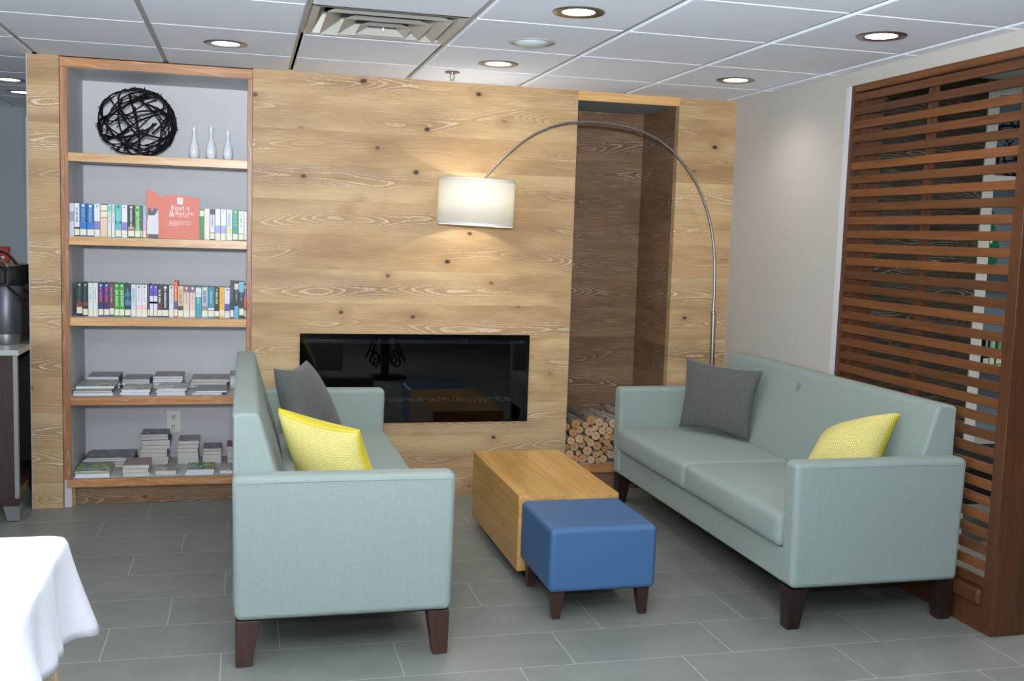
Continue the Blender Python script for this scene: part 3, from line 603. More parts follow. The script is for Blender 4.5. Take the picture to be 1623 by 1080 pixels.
# the coral "Read it & Return" sign
sx0, sx1, sz0 = -.0965, .1625, 1.3868; SY = .004
t = thing('lending_sign', 'coral card sign reading Read it & Return on the second bookcase shelf', 'sign', ((sx0+sx1)/2, SY, sz0))
prof = [(sx0, sz0), (sx1, sz0), (sx1-.002, sz0+.212)]
for k in range(9): q = k/8; prof.append((sx1-.03-(sx1-.03-(sx0+.115))*q, sz0+.215+.008*math.sin(q*pi/2)))
for k in range(1, 8): q = k/7; prof.append((sx0+.115-.045*q, sz0+.223-.012*q*q))
for k in range(1, 9): q = k/8; prof.append((sx0+.070-.042*q, sz0+.211+.026*math.sin(q*pi/2)))
prof += [(sx0+.012, sz0+.2445), (sx0, sz0+.246)]
MB().prism(prof, 'y', SY-.002, SY).build('card', MAT['sign_pink'], t, smooth=False)
fy = SY-.0022
def TM(x, z): return Matrix.Translation((x, fy, z)) @ Matrix(((1, 0, 0, 0), (0, 0, -1, 0), (0, 1, 0, 0), (0, 0, 0, 1)))
text_mb('Read it', .0325, TM(.0215, 1.5340), .0004).build('title', MAT['sign_white'], t, smooth=False)
text_mb('Return', .0325, TM(.0425, 1.5075), .0004).build('title', MAT['sign_white'], t, smooth=False)
text_mb('&', .046, TM(.012, 1.500), .0004).build('ampersand', MAT['sign_white'], t, smooth=False)
text_mb('lending library', .0095, TM(.056, 1.4975), .0004).build('subtitle', MAT['sign_white'], t, smooth=False)
m = MB()
for k, (a, b) in enumerate(((.014, .113), (.014, .124), (.014, .118), (.014, .055))): m.box(a, b, fy-.0004, fy+.0002, 1.4775-.0075*k, 1.4793-.0075*k)
m.build('fine_print', MAT['sign_white'], t, smooth=False)
e_ = MB().prism([(.053, 1.567), (.0575, 1.564), (.068, 1.564), (.0725, 1.558), (.0765, 1.564), (.0805, 1.566), (.081, 1.592), (.0785, 1.597), (.056, 1.597), (.053, 1.594)], 'y', fy-.0006, fy).build('emblem', MAT['sign_white'], t, smooth=False)
MB().tube([(.0635, fy-.0008, 1.588), (.067, fy-.0008, 1.591), (.071, fy-.0008, 1.588), (.0695, fy-.0008, 1.583), (.067, fy-.0008, 1.580), (.067, fy-.0008, 1.577)], .0011, 5).build('curl', MAT['sign_grey'], e_)
MB().box(.0135, .014, fy, fy, 1.4, 1.4)
# leaflet holder with white leaflets hanging on the sign
lx0, lx1 = -.0885, -.0385
t = thing('leaflet', 'white leaflet with dark grey ends leaning against the coral sign', 'leaflet', ((lx0+lx1)/2, SY-.007, sz0))
box(lx0, lx1, SY-.007, SY-.0025, sz0, sz0+.150).build('paper', MAT['page_white'], t, smooth=False)
pt = [(lx0, sz0+.150), (lx0, sz0+.116)] + [(lx0+(lx1-lx0)*(.55+.45*k/6), sz0+.116+.034*(1-math.cos(k/6*pi/2))) for k in range(7)]
MB().prism(pt, 'y', SY-.0076, SY-.007).build('header', MAT['sign_grey'], t, smooth=False)
box(lx0, lx1, SY-.0076, SY-.007, sz0, sz0+.021).build('footer', MAT['sign_grey'], t, smooth=False)
box(lx0-.003, lx1+.001, SY-.0086, SY-.0076, sz0+.021, sz0+.091).build('pocket', MAT['page_white'], t, smooth=False)
box((lx0+lx1)/2-.008, (lx0+lx1)/2-.003, SY-.0078, SY-.0072, sz0+.139, sz0+.147).build('mark', MAT['sign_white'], t, smooth=False)

# ------------------------------------------------------------------ stacks of magazines and paperbacks lying flat
ART = [cover_art('cover_art_%s' % n, c, i) for i, (n, c) in enumerate((
  ('seaside', ((150, 172, 174), (120, 134, 130), (196, 190, 96))), ('grey', ((112, 114, 118), (134, 136, 140), (92, 94, 100))),
  ('garden', ((132, 156, 168), (164, 178, 84), (70, 84, 96))), ('toys', ((118, 126, 116), (168, 96, 70), (96, 130, 160))),
  ('meadow', ((96, 150, 190), (70, 130, 70), (232, 190, 60))), ('slate', ((60, 66, 76), (78, 84, 96), (150, 152, 150))),
  ('sepia', ((124, 112, 104), (150, 138, 124), (96, 84, 80))), ('pale', ((206, 208, 196), (150, 156, 146), (180, 184, 172)))))]
ORD = ['lowest', 'second up', 'third up', 'fourth up', 'fifth up', 'sixth up', 'seventh up', 'eighth up']
def stack(x0, x1, y0, depth, z, layers, where, seed, name='magazine', cat='magazine', jit=.006, group=None):
    """layers: (thickness, top cover material or rgb, page material) from the bottom up"""
    rnd = random.Random(seed); n = len(layers)
    for i, (th, cov, pg) in enumerate(layers):
        dx, dy, dw = rnd.uniform(-jit, jit), rnd.uniform(0, jit*1.5), rnd.uniform(-jit, jit)*.8
        a, b, c, d = x0+dx, x1+dx+dw, y0+dy, y0+dy+depth
        cth = min(.0012, th*.2); m = MB()
        m.slot(0).box(a, b, c, d, z, z+cth).box(a, b, c, d, z+th-cth, z+th-.0003).box(b-cth, b, c, d, z+cth, z+th-cth)
        m.slot(1).box(a+.001, b-cth, c+.001, d-.001, z+cth, z+th-cth)
        rm = cov if not isinstance(cov, tuple) else flat(cov)
        pos = 'topmost' if i == n-1 else ORD[i]
        if n == 1: lb = 'single %s lying %s' % (name, where)
        else: lb = '%s, %s in the %s' % (name, pos, where)
        o = m.build(name.replace(' ', '_').replace('-', '_'), [rm, pg], loc=((a+b)/2, (c+d)/2, z), smooth=False); tag(o, lb, cat, group or ('%ss lying flat in the bookcase' % name))
        z += th
    return z
PW, PG = MAT['page_white'], MAT['page']
dk, md_, lt = (60, 64, 62), (120, 126, 120), (186, 190, 186)
Z4, Z5 = .5735, .1475
stack(-.449, -.262, .02, .23, Z4, [(.016, lt, PW), (.012, dk, PG), (.005, (120, 140, 80), PG), (.005, md_, PW), (.014, ART[0], PW)], 'front stack at the left end of the fourth shelf', 1, jit=.012)
stack(-.225, -.085, .02, .22, Z4, [(.004, lt, PW), (.014, (110, 116, 108), PW), (.014, ART[7], PW)], 'second front stack from the left on the fourth shelf', 2)
stack(-.050, .095, .02, .22, Z4, [(.007, lt, PW), (.007, lt, PW), (.007, lt, PW), (.007, lt, PW), (.008, ART[7], PW)], 'third front stack from the left on the fourth shelf', 3)
stack(.135, .285, .02, .22, Z4, [(.006, (150, 140, 176), PG), (.007, lt, PW), (.009, ART[1], PW)], 'front stack at the right of the fourth shelf', 4, jit=.012)
stack(-.425, -.262, .27, .21, Z4, [(.016, md_, PG), (.016, dk, PW), (.016, md_, PG), (.016, ART[1], PW)], 'back stack at the left end of the fourth shelf', 5)
stack(-.245, -.105, .27, .21, Z4, [(.018, md_, PG), (.018, lt, PW), (.014, ART[1], PG)], 'second back stack from the left on the fourth shelf', 6)
stack(-.085, .070, .27, .21, Z4, [(.016, lt, PG), (.016, lt, PG), (.010, dk, PW), (.012, lt, PW), (.012, ART[6], PW)], 'third back stack from the left on the fourth shelf', 7)
stack(.100, .295, .27, .21, Z4, [(.018, md_, PG), (.016, lt, PG), (.016, ART[6], PG)], 'fourth back stack from the left on the fourth shelf', 8, jit=.01)
stack(.312, .386, .27, .21, Z4, [(.018, lt, PG), (.018, lt, PW), (.018, lt, PW), (.016, ART[1], PG)], 'back stack at the right end of the fourth shelf', 9, jit=.003)
stack(-.452, -.285, .018, .22, Z5, [(.022, lt, PW), (.007, (150, 160, 70), PG), (.007, ART[2], PW)], 'bright-covered stack at the front left of the bottom shelf', 10, jit=.008)
stack(-.438, -.19, .25, .22, Z5, [(.016, dk, PG), (.016, (26, 32, 36), PG), (.012, (70, 84, 100), PW), (.010, ART[5], PG)], 'dark stack at the back left of the bottom shelf', 11, jit=.012)
kw = dict(name='paperback book', cat='book', group='paperbacks lying flat on the bottom shelf')
stack(-.218, -.09, .03, .19, Z5, [(.020, lt, PG), (.019, lt, PG), (.020, ART[3], PG)], 'bright-topped pile at the front of the bottom shelf', 12, jit=.004, **kw)
stack(-.060, .045, .05, .15, Z5, [(.021, ART[7], PG)], 'in front of the tallest pile on the bottom shelf', 13, jit=.001, **kw)
stack(.094, .236, .03, .18, Z5, [(.014, lt, PW), (.014, ART[4], PW)], 'blue-topped pair at the front of the bottom shelf', 14, jit=.004, **kw)
stack(.266, .382, .05, .17, Z5, [(.015, ART[7], PW)], 'at the front right corner of the bottom shelf', 15, jit=.001, **kw)
stack(-.155, -.012, .30, .17, Z5, [(.021, lt, PG), (.020, lt, PG), (.022, lt, PG), (.024, (70, 74, 72), PG), (.019, lt, PG), (.030, dk, PG), (.017, (80, 82, 88), PG), (.014, ART[5], PG)], 'tallest pile on the bottom shelf', 16, jit=.006, **kw)
stack(.037, .146, .30, .17, Z5, [(.024, lt, PG), (.022, lt, PG), (.018, lt, PG), (.023, dk, PG), (.021, (70, 60, 58), PG), (.022, ART[6], PG)], 'brown-topped pile beside the tallest one', 17, jit=.003, **kw)
stack(.172, .272, .30, .17, Z5, [(.026, lt, PG), (.022, lt, PG), (.022, dk, PG), (.013, ART[5], PG)], 'black-topped short pile on the bottom shelf', 18, jit=.005, **kw)
stack(.300, .386, .30, .17, Z5, [(.026, lt, PG), (.024, dk, PG), (.022, lt, PG), (.022, (130, 70, 64), PG)], 'red-topped pile at the right end of the bottom shelf', 19, jit=.004, **kw)

# ================================================================== electric fireplace
t = thing('electric_fireplace', 'long black glass-fronted electric fireplace set into the timber wall', 'fireplace', (1.3045, 0, .42))
f0, f1, g0, g1 = .673, 1.936, .420, .907
m = MB().box(f0+.01, f1-.01, .17, .19, g0+.008, g1-.008).box(f0+.01, f0+.07, -.004, .17, g0+.01, g1-.01).box(f1-.07, f1-.01, -.004, .17, g0+.01, g1-.01).box(f0+.07, f1-.07, -.004, .17, g0+.01, .53).box(f0+.07, f1-.07, -.004, .17, .868, g1-.01)
m.build('firebox', plain('firebox_black', (5, 5, 6), .8, .1), t, smooth=False)
MB().box(f0, f1, -.012, -.005, g1-.022, g1).box(f0, f1, -.012, -.005, g0, g0+.008).box(f0, f0+.008, -.012, -.005, g0+.008, g1-.022).box(f1-.008, f1, -.012, -.005, g0+.008, g1-.022).build('frame', MAT['gloss_black'], t, smooth=False)
box(f0+.008, f1-.008, -.0105, -.0065, g0+.008, g1-.022).build('glass_pane', MAT['glass'], t, smooth=False)
hb = box(f0+.03, f1-.03, -.0045, -.0015, .853, .879).build('heater_vent', MAT['black'], t, smooth=False)
gm = plain('vent_slate', (104, 114, 132), .4)
m = MB()
for z in (.858, .866, .874): m.box(f0+.03, f1-.03, -.006, -.0045, z-.0014, z+.0014)
for k in range(9): x = f0+.03+(f1-f0-.06)*k/8; m.box(x-.002, x+.002, -.006, -.0045, .854, .878)
m.build('grille', gm, hb, smooth=False)
m = MB(); m.box(1.145, 1.185, -.006, -.0045, .853, .882).box(1.545, 1.585, -.006, -.0045, .853, .882)
m.build('heater_clip', gm, hb, smooth=False)
m = MB(); pts = [(1.19+.355*i/220, -.0055, .866+.006*math.sin(i*1.9)) for i in range(221)]; m.tube(pts, .0009, 4)
m.build('heating_coil', MAT['steel'], hb)
rnd = random.Random(3); m = MB()
for k in range(420):
    x = rnd.uniform(f0+.08, f1-.08); y = rnd.uniform(.0, .13); r = rnd.uniform(.003, .0065); z = .531+r*.6
    M = Matrix.Translation((x, y, z)) @ Matrix.Rotation(rnd.uniform(0, 3), 4, Vector((rnd.random(), rnd.random(), 1)).normalized())
    m.add([M @ Vector(q)*1.0 for q in ((r, 0, 0), (-r, 0, 0), (0, r, 0), (0, -r, 0), (0, 0, r*.8), (0, 0, -r*.8))], [(0, 2, 4), (2, 1, 4), (1, 3, 4), (3, 0, 4), (2, 0, 5), (1, 2, 5), (3, 1, 5), (0, 3, 5)])
e = m.build('glass_embers', MAT['ember'], t, smooth=False); e['kind'] = 'stuff'

# ================================================================== birch logs in the niche
rnd = random.Random(21); NX0, NX1, NZ = 2.176, 2.771, .1575; placed = []
def low(r):
    cands = []
    def ok(x, z):
        if x-r < NX0-1e-6 or x+r > NX1+1e-6 or z-r < NZ-1e-6: return False
        return all((x-a)**2+(z-b)**2 >= (r+c)**2-1e-7 for a, b, c in placed)
    for x in (NX0+r, NX1-r):
        cands.append((x, NZ+r))
        for a, b, c in placed:
            q = (r+c)**2-(x-a)**2
            if q > 0: cands.append((x, b+math.sqrt(q)))
    for a, b, c in placed:
        q = (r+c)**2-(NZ+r-b)**2
        if q > 0: cands += [(a+math.sqrt(q), NZ+r), (a-math.sqrt(q), NZ+r)]
    for i in range(len(placed)):
        for j in range(i+1, len(placed)):
            a, b, c = placed[i]; d, e, f = placed[j]; R1, R2 = r+c, r+f; D = math.hypot(d-a, e-b)
            if D > R1+R2 or D < 1e-6: continue
            k = (R1*R1-R2*R2+D*D)/(2*D); h2 = R1*R1-k*k
            if h2 < 0: continue
            hh = math.sqrt(h2); mx_, mz_ = a+k*(d-a)/D, b+k*(e-b)/D
            for sg in (-1, 1): cands.append((mx_+sg*hh*(e-b)/D, mz_-sg*hh*(d-a)/D))
    g_ = [q for q in cands if ok(*q)]
    return min(g_, key=lambda q: q[1])
info = []
while True:
    r = rnd.choice([.017, .019, .021, .022, .024, .026, .028]); x, z = low(r)
    if z > .415: break
    placed.append((x, z, r)); info.append((x, z, r))
info.sort(key=lambda q: q[1])
rows = {}
for x, z, r in info: rows.setdefault(int((z-NZ)/.048), []).append((x, z, r))
RN = ['bottom', 'second', 'third', 'fourth', 'fifth', 'top']
OR = 'first second third fourth fifth sixth seventh eighth ninth tenth eleventh twelfth thirteenth fourteenth fifteenth sixteenth seventeenth eighteenth nineteenth'.split()
for k in sorted(rows):
    for i, (x, z, r) in enumerate(sorted(rows[k])):
        y0 = rnd.uniform(.012, .06); y1 = y0+rnd.uniform(.40, .45); m = MB(); seg = 14; rr = r-.0006
        N = 7; pts = [(x + (0 if j in (0, N-1) else rnd.uniform(-.0006, .0006)), y0+(y1-y0)*j/(N-1), z) for j in range(N)]
        m.slot(0).tube(pts, [rr*(1-.04*rnd.random()) for _ in pts], seg, cap=False)
        b = 0
        m.slot(1).add([m.v[q] for q in range(seg)], [list(range(seg))]); m.add([m.v[(N-1)*seg+q] for q in range(seg)], [list(range(seg))[::-1]])
        o = m.build('birch_log', [MAT['bark'], MAT['cut']], loc=(x, (y0+y1)/2, z))
        tag(o, 'cut birch log, %s from the left in the %s layer of the niche pile' % (OR[i], RN[min(k, 5)]), 'log', 'birch logs stacked in the niche')

# ================================================================== ceiling fittings
def make_downlight(x, y, label):
    t = thing('recessed_downlight', label, 'ceiling light', (x, y, H), 'recessed downlights in the ceiling')
    MB().lathe([(.060, -.002), (.093, -.004), (.096, 0.0005), (.060, 0.0005), (.060, -.002)], (x, y, H), 40).build('trim_ring', MAT['nickel'], t, sharp=60)
    MB().lathe([(0, -.0015), (.0595, -.0015), (.0595, .0005), (0, .0005)], (x, y, H), 40).build('lens', MAT['emit'], t)
    return t
LBL = ['round recessed downlight in front of the bookcase', 'round recessed downlight closest to the sprinkler', 'round recessed downlight above the far end of the right sofa', 'round recessed downlight in the ceiling beside the air vent, towards the camera', 'round recessed downlight above the near end of the right sofa']
dl = make_downlight(*DOWN[0][:2], LBL[0])
vis = [d for d in DOWN if d[2]]
names_ = LBL[1:] + ['nearer of two downlights in the ceiling beyond the left end of the timber wall', 'farther of two downlights beyond the left end of the timber wall']
for (x, y, _), lb in zip(vis[1:], names_):
    c = copy_tree(dl, (x, y, H)); c['label'] = lb
# air diffuser
vx0, vx1, vy0, vy1 = .6096+.012, 1.2192-.012, Y0-2*T+.0045, Y0-T-.0045; vcx, vcy = (vx0+vx1)/2, (vy0+vy1)/2
t = thing('air_vent', 'square metal air diffuser set into the ceiling grid', 'air vent', (vcx, vcy, H))
vm = plain('vent_offwhite', (196, 194, 186), .4, .4); 
def frustum(m, h0, z0, h1, z1, th=.002, flip=False):
    for k in (0, 1):
        dz = th*k
        P = [(vcx+sx*h, vcy+sy_*h, z+dz) for h, z in ((h0, z0), (h1, z1)) for sx, sy_ in ((-1, -1), (1, -1), (1, 1), (-1, 1))]
        m.add(P, [((i, (i+1) % 4, 4+(i+1) % 4, 4+i) if k == 0 else (4+i, 4+(i+1) % 4, (i+1) % 4, i)) for i in range(4)])
m = MB(); h_ = (vx1-vx0)/2
frustum(m, h_, H+.000, h_-.03, H+.004); frustum(m, h_-.03, H+.004, h_-.075, H+.085); m.build('outer_pan', vm, t, smooth=False)
box(vx0+.02, vx1-.02, vy0+.02, vy1-.02, H+.12, H+.13).build('duct_backing', MAT['black'], t, smooth=False)
MB().box(vx0+.02, vx0+.03, vy0+.02, vy1-.02, H+.03, H+.12).box(vx1-.03, vx1-.02, vy0+.02, vy1-.02, H+.03, H+.12).box(vx0+.02, vx1-.02, vy0+.02, vy0+.03, H+.03, H+.12).box(vx0+.02, vx1-.02, vy1-.03, vy1-.02, H+.03, H+.12).build('duct_wall', plain('duct_dark', (30, 34, 40), .6), t, smooth=False)
for hh, ht, zb, zt in ((.235, .165, -.006, .036), (.165, .105, -.013, .020), (.100, .055, -.019, .004)):
    m = MB(); frustum(m, hh, H+zb, ht, H+zt, .0022); m.build('louvre', vm, t, smooth=False)
m = MB().box(vcx-.048, vcx+.048, vcy-.048, vcy+.048, H+.008, H+.012); m.build('centre_plate', MAT['white'], t, smooth=False)
MB().box(vcx-.003, vcx+.003, vcy-.003, vcy+.003, H-.018, H+.12).build('damper_rod', MAT['white'], t, smooth=False)
# ceiling speaker, sprinkler
t = thing('ceiling_speaker', 'round frosted unlit dome set in the ceiling between two downlights', 'ceiling fixture', (1.546, -1.306, H))
MB().lathe([(.078, -.003), (.095, -.004), (.099, .0005), (.078, .0005), (.078, -.003)], (1.546, -1.306, H), 40).build('trim_ring', MAT['tbar'], t, sharp=60)
MB().lathe([(0, -.020), (.03, -.0185), (.055, -.013), (.070, -.006), (.0775, 0), (0, .0005)], (1.546, -1.306, H), 40).build('dome', MAT['frost'], t)
t = thing('fire_sprinkler', 'small metal fire sprinkler hanging from the ceiling near the timber wall', 'sprinkler', (1.391, -.362, H))
c_ = (1.391, -.362, H)
MB().lathe([(0, -.004), (.036, -.006), (.038, -.002), (.036, .0), (0, 0)], c_, 28).build('escutcheon', MAT['nickel'], t)
MB().lathe([(0, -.012), (.010, -.012), (.011, -.004), (0, -.004)], c_, 16).build('body', MAT['steel'], t)
MB().tube([(1.391-.009, -.362, H-.012), (1.391-.012, -.362, H-.028), (1.391, -.362, H-.040), (1.391+.012, -.362, H-.028), (1.391+.009, -.362, H-.012)], .0028, 6).build('frame_arm', MAT['steel'], t)
MB().lathe([(0, -.044), (.014, -.043), (.014, -.0405), (0, -.0405)], c_, 18).build('deflector', MAT['steel'], t)

# ================================================================== sofas
def puffy(x0, x1, y0, y1, z0, z1, r=.035, puff=.012, n=26, side=.008):
    """rounded cushion block with softly domed faces"""
    m = MB(); c = Vector(((x0+x1)/2, (y0+y1)/2, (z0+z1)/2)); h = Vector(((x1-x0)/2, (y1-y0)/2, (z1-z0)/2)); idx = {}
    def P(u, v, w_):
        k = (round(u, 5), round(v, 5), round(w_, 5))
        if k in idx: return idx[k]
        p = Vector((u*h.x, v*h.y, w_*h.z)); inn = Vector([max(-(h[i]-r), min(h[i]-r, p[i])) for i in range(3)]); d = p-inn
        if d.length > 1e-9: d = d.normalized()*r
        q = inn+d; q.z += (1-u*u)*(1-v*v)*puff*(1 if w_ > 0 else .2)*abs(w_)
        q.x += (1-v*v)*(1-w_*w_)*side*u; idx[k] = len(m.v); m.v.append(q+c); return idx[k]
    def grid(fn, na, nb):
        import itertools
        for i in range(na):
            for j in range(nb):
                m.f.append([fn(i, j), fn(i+1, j), fn(i+1, j+1), fn(i, j+1)]); m.mi.append(0)
    def sm(i, n_, hh):      # denser near the edges
        t_ = -1+2*i/n_; return math.sin(t_*pi/2)*.5+t_*.5 if True else t_
    A = [sm(i, n, 1) for i in range(n+1)]; B = [sm(i, 10, 1) for i in range(11)]
    grid(lambda i, j: P(A[i], A[j], 1), n, n); grid(lambda i, j: P(A[j], A[i], -1), n, n)
    grid(lambda i, j: P(A[i], -1, B[j]), n, 10); grid(lambda i, j: P(A[n-i], 1, B[j]), n, 10)
    grid(lambda i, j: P(1, A[i], B[j]), n, 10); grid(lambda i, j: P(-1, A[n-i], B[j]), n, 10)
    return m
def sofa(name_label, xb, sgn, y0, y1, lm, bm, loc_x):
    """xb: outer back face; sgn +1 faces +x; y0 near end, y1 far end"""
    root = thing('sofa', name_label, 'sofa', (loc_x, (y0+y1)/2, 0))
    X = lambda d: xb+sgn*d
    AH, AT, BZ = .653, .095, .165
    for (a, b) in ((y0, y0+AT), (y1-AT, y1)):
        pr = [(X(.0), AH), (X(.010), BZ), (X(.735), BZ), (X(.742), AH-.004)]
        m = MB().prism(pr if sgn < 0 else pr, 'y', a, b); am = m.build('armrest', MAT['sofa'], root, bevel=.024, seg=4)
        if a == y0: MB().tube([(X(.02), a-.0005, AH-.024), (X(.2), a-.0008, AH-.021), (X(.5), a-.0008, AH-.021), (X(.72), a-.0005, AH-.024)], .0017, 6).build('piping', MAT['sofa'], am)
    pr = [(X(.005), BZ+.01), (X(.0), .835), (X(.008), .846), (X(.072), .848), (X(.088), .838), (X(.215), .40), (X(.215), BZ+.01)]
    MB().prism(pr, 'y', y0+AT-.006, y1-AT+.006).build('backrest', bm, root, bevel=.028, seg=5)
    m = MB(); m.box(min(X(.2), X(.728)), max(X(.2), X(.728)), y0+AT-.004, y1-AT+.004, BZ+.003, .300); m.build('base_rail', MAT['sofa'], root, bevel=.008)
    ym = (y0+y1)/2-.0
    for (a, b) in ((y0+AT+.001, ym-.002), (ym+.002, y1-AT-.001)):
        puffy(min(X(.19), X(.752)), max(X(.19), X(.752)), a, b, .298, .432, .03, .016).build('seat_cushion', MAT['sofa'], root, sharp=80)
    m = MB().box(min(X(.03), X(.71)), max(X(.03), X(.71)), y0+.03, y1-.03, BZ-.008, BZ+.02); m.build('dust_cover', MAT['black'], root, smooth=False)
    for (dx, yy, ox, oy) in ((.055, y0+.055, -1, -1), (.69, y0+.055, 1, -1), (.055, y1-.055, -1, 1), (.69, y1-.055, 1, 1)):
        MB().taper(X(dx)+sgn*ox*.014, yy+oy*.004, 0, BZ-.004, .052, .078, -sgn*ox*.011, -oy*.004).build('leg', lm, root, bevel=.003)
    return root
sofaL = sofa('pale sea-green two-cushion sofa in front of the bookcase, back towards the left', .352, 1, -2.198, -.205, MAT['leg2'], MAT['sofa'], .72)
SOFA_Y = (-2.198-.205)/2
sofaR = sofa('pale sea-green two-cushion sofa against the slatted screen, facing left', 3.122, -1, -2.198, -.205, MAT['leg'], MAT['sofa_back'], 2.75)

# ------------------------------------------------------------------ cushions
def pillow(name, label, corners, thick, mat, group, n=22, seed=0, pinch=.10, crease=0, back=.75):
    """corners: lower-left, lower-right, upper-right, upper-left as seen from the front; front faces the normal"""
    C = [Vector(c) for c in corners]; N = ((C[1]-C[0]).cross(C[3]-C[0])).normalized(); rnd = random.Random(seed)
    m = MB(); uvs = []; ctr = sum(C, Vector())/4
    cr = [(rnd.uniform(.15, .85), rnd.uniform(.15, .85), rnd.uniform(0, pi), rnd.uniform(.4, 1)) for _ in range(crease)]
    def base(u, v): return C[0]*(1-u)*(1-v)+C[1]*u*(1-v)+C[2]*u*v+C[3]*(1-u)*v
    ids = {}
    for side in (1, -1):
        for i in range(n+1):
            for j in range(n+1):
                edge = i in (0, n) or j in (0, n)
                if edge and (0, i, j) in ids: ids[(side, i, j)] = ids[(0, i, j)]; continue
                u = (1-math.cos(pi*i/n))/2*.6+(i/n)*.4; v = (1-math.cos(pi*j/n))/2*.6+(j/n)*.4
                a, b = 2*u-1, 2*v-1
                # edges bow inwards between the corners
                p = base(u, v); p += (ctr-p)*pinch*((1-a*a)*b**4+(1-b*b)*a**4)*1.0
                hgt = ((1-a**4)*(1-b**4))**.42*(.62+.38*(1-a*a)*(1-b*b))
                k = 0
                for (cu, cv, an, am) in cr:
                    du, dv = u-cu, v-cv; s1 = du*math.cos(an)+dv*math.sin(an); s2 = -du*math.sin(an)+dv*math.cos(an)
                    k += am*math.exp(-(s2/.035)**2-(s1/.2)**2)
                h = thick/2*hgt*(1-.16*k)*(1 if side > 0 else back) if not edge else 0
                ids[(side, i, j)] = len(m.v); m.v.append(p+N*side*h); uvs.append((u, v))
                if edge: ids[(0, i, j)] = ids[(side, i, j)]
        for i in range(n):
            for j in range(n):
                q = [ids[(side, i, j)], ids[(side, i+1, j)], ids[(side, i+1, j+1)], ids[(side, i, j+1)]]
                m.f.append(q if side > 0 else q[::-1]); m.mi.append(0)
    zmin = min(v.z for v in m.v); loc = Vector((ctr.x, ctr.y, zmin))
    o = m.build(name, mat, loc=loc, sharp=80); ul = o.data.uv_layers.new(name='UVMap')
    for lp in o.data.loops: ul.data[lp.index].uv = uvs[lp.vertex_index]
    tag(o, label, 'cushion', group)
    pts = [base(u, 0) for u in [k/10 for k in range(11)]]
    return o
CG, CY = 'charcoal cushions on the sofas', 'yellow patterned cushions on the sofas'
pillow('throw_pillow', 'charcoal square cushion standing at the far end of the right sofa', [(2.675, -.43, .455), (2.912, -.79, .445), (2.965, -.80, .808), (2.715, -.40, .83)], .13, MAT['grey_fabric'], CG, seed=1, pinch=.10, crease=3)
pillow('throw_pillow', 'yellow patterned cushion leaning beside the near arm of the right sofa', [(2.68, -1.70, .462), (2.85, -1.99, .465), (2.985, -1.945, .79), (2.85, -1.60, .63)], .25, MAT['yellow'], CY, seed=2, pinch=.12, crease=3, back=.22)
pillow('throw_pillow', 'charcoal square cushion leaning at the far end of the left sofa', [(.62, -1.0, .45), (.86, -.66, .45), (.672, -.66, .845), (.515, -.96, .845)], .19, MAT['grey_fabric'], CG, seed=3, pinch=.12, crease=3)
pillow('throw_pillow', 'yellow patterned cushion slumped beside the near arm of the left sofa', [(.62, -1.66, .452), (.895, -1.86, .47), (.80, -1.84, .735), (.505, -1.71, .80)], .20, MAT['yellow'], CY, seed=4, pinch=.12, crease=3)

# ================================================================== coffee table and ottoman
TX0, TX1, TY0, TY1, TZ0, TZ1 = 1.503, 1.945, -1.500, -.600, .055, .378
t = thing('coffee_table', 'long golden oak waterfall coffee table between the sofas', 'coffee table', ((TX0+TX1)/2, (TY0+TY1)/2, 0))
box(TX0, TX1, TY0, TY1, TZ1-.03, TZ1).build('tabletop', MAT['table_oak'], t, bevel=.001, seg=1)
for a, b in ((TX0, TX0+.03), (TX1-.03, TX1)): box(a, b, TY0, TY1, TZ0, TZ1-.03).build('side_panel', MAT['table_oak'], t, bevel=.001, seg=1)
for a, b in ((TY0, TY0+.02), (TY1-.02, TY1)): box(TX0+.03, TX1-.03, a+.001, b-.001, TZ0, TZ1-.03).build('end_panel', MAT['table_edge'], t, smooth=False)
box(TX0+.06, TX1-.06, TY0+.06, TY1-.06, 0, TZ0).build('plinth', MAT['black'], t, smooth=False)
OX0, OX1, OY0, OY1 = 1.512, 1.943, -1.952, -1.503
t = thing('ottoman', 'blue vinyl square ottoman pushed against the end of the coffee table', 'ottoman', ((OX0+OX1)/2, (OY0+OY1)/2, 0))
box(OX0, OX1, OY0, OY1, .113, .363).build('upholstered_seat', MAT['blue'], t, bevel=.022, seg=5)
m = MB(); q = .012
loop = [(OX0+q, OY0+q), (OX1-q, OY0+q), (OX1-q, OY1-q), (OX0+q, OY1-q)]
m.tube([(OX0+q, OY0+q, .3585), (OX1-q, OY0+q, .3585)], .0022, 6).tube([(OX1-q, OY0+q, .3585), (OX1-q, OY1-q, .3585)], .0022, 6).tube([(OX0+q, OY0+q, .3585), (OX0+q, OY1-q, .3585)], .0022, 6)
m.build('seam', MAT['blue'], t)
for sx, sy_ in ((-1, -1), (1, -1), (-1, 1), (1, 1)):
    lx, ly = (OX0+OX1)/2+sx*((OX1-OX0)/2-.045), (OY0+OY1)/2+sy_*((OY1-OY0)/2-.045)
    l = MB().taper(lx+sx*.006, ly+sy_*.006, .003, .118, .030, .052, -sx*.006, -sy_*.006).build('leg', MAT['leg2'], t, bevel=.002)
    MB().lathe([(0, 0), (.011, 0), (.011, .004), (0, .004)], (lx+sx*.006, ly+sy_*.006, 0), 14).build('glide', MAT['frost'], l)

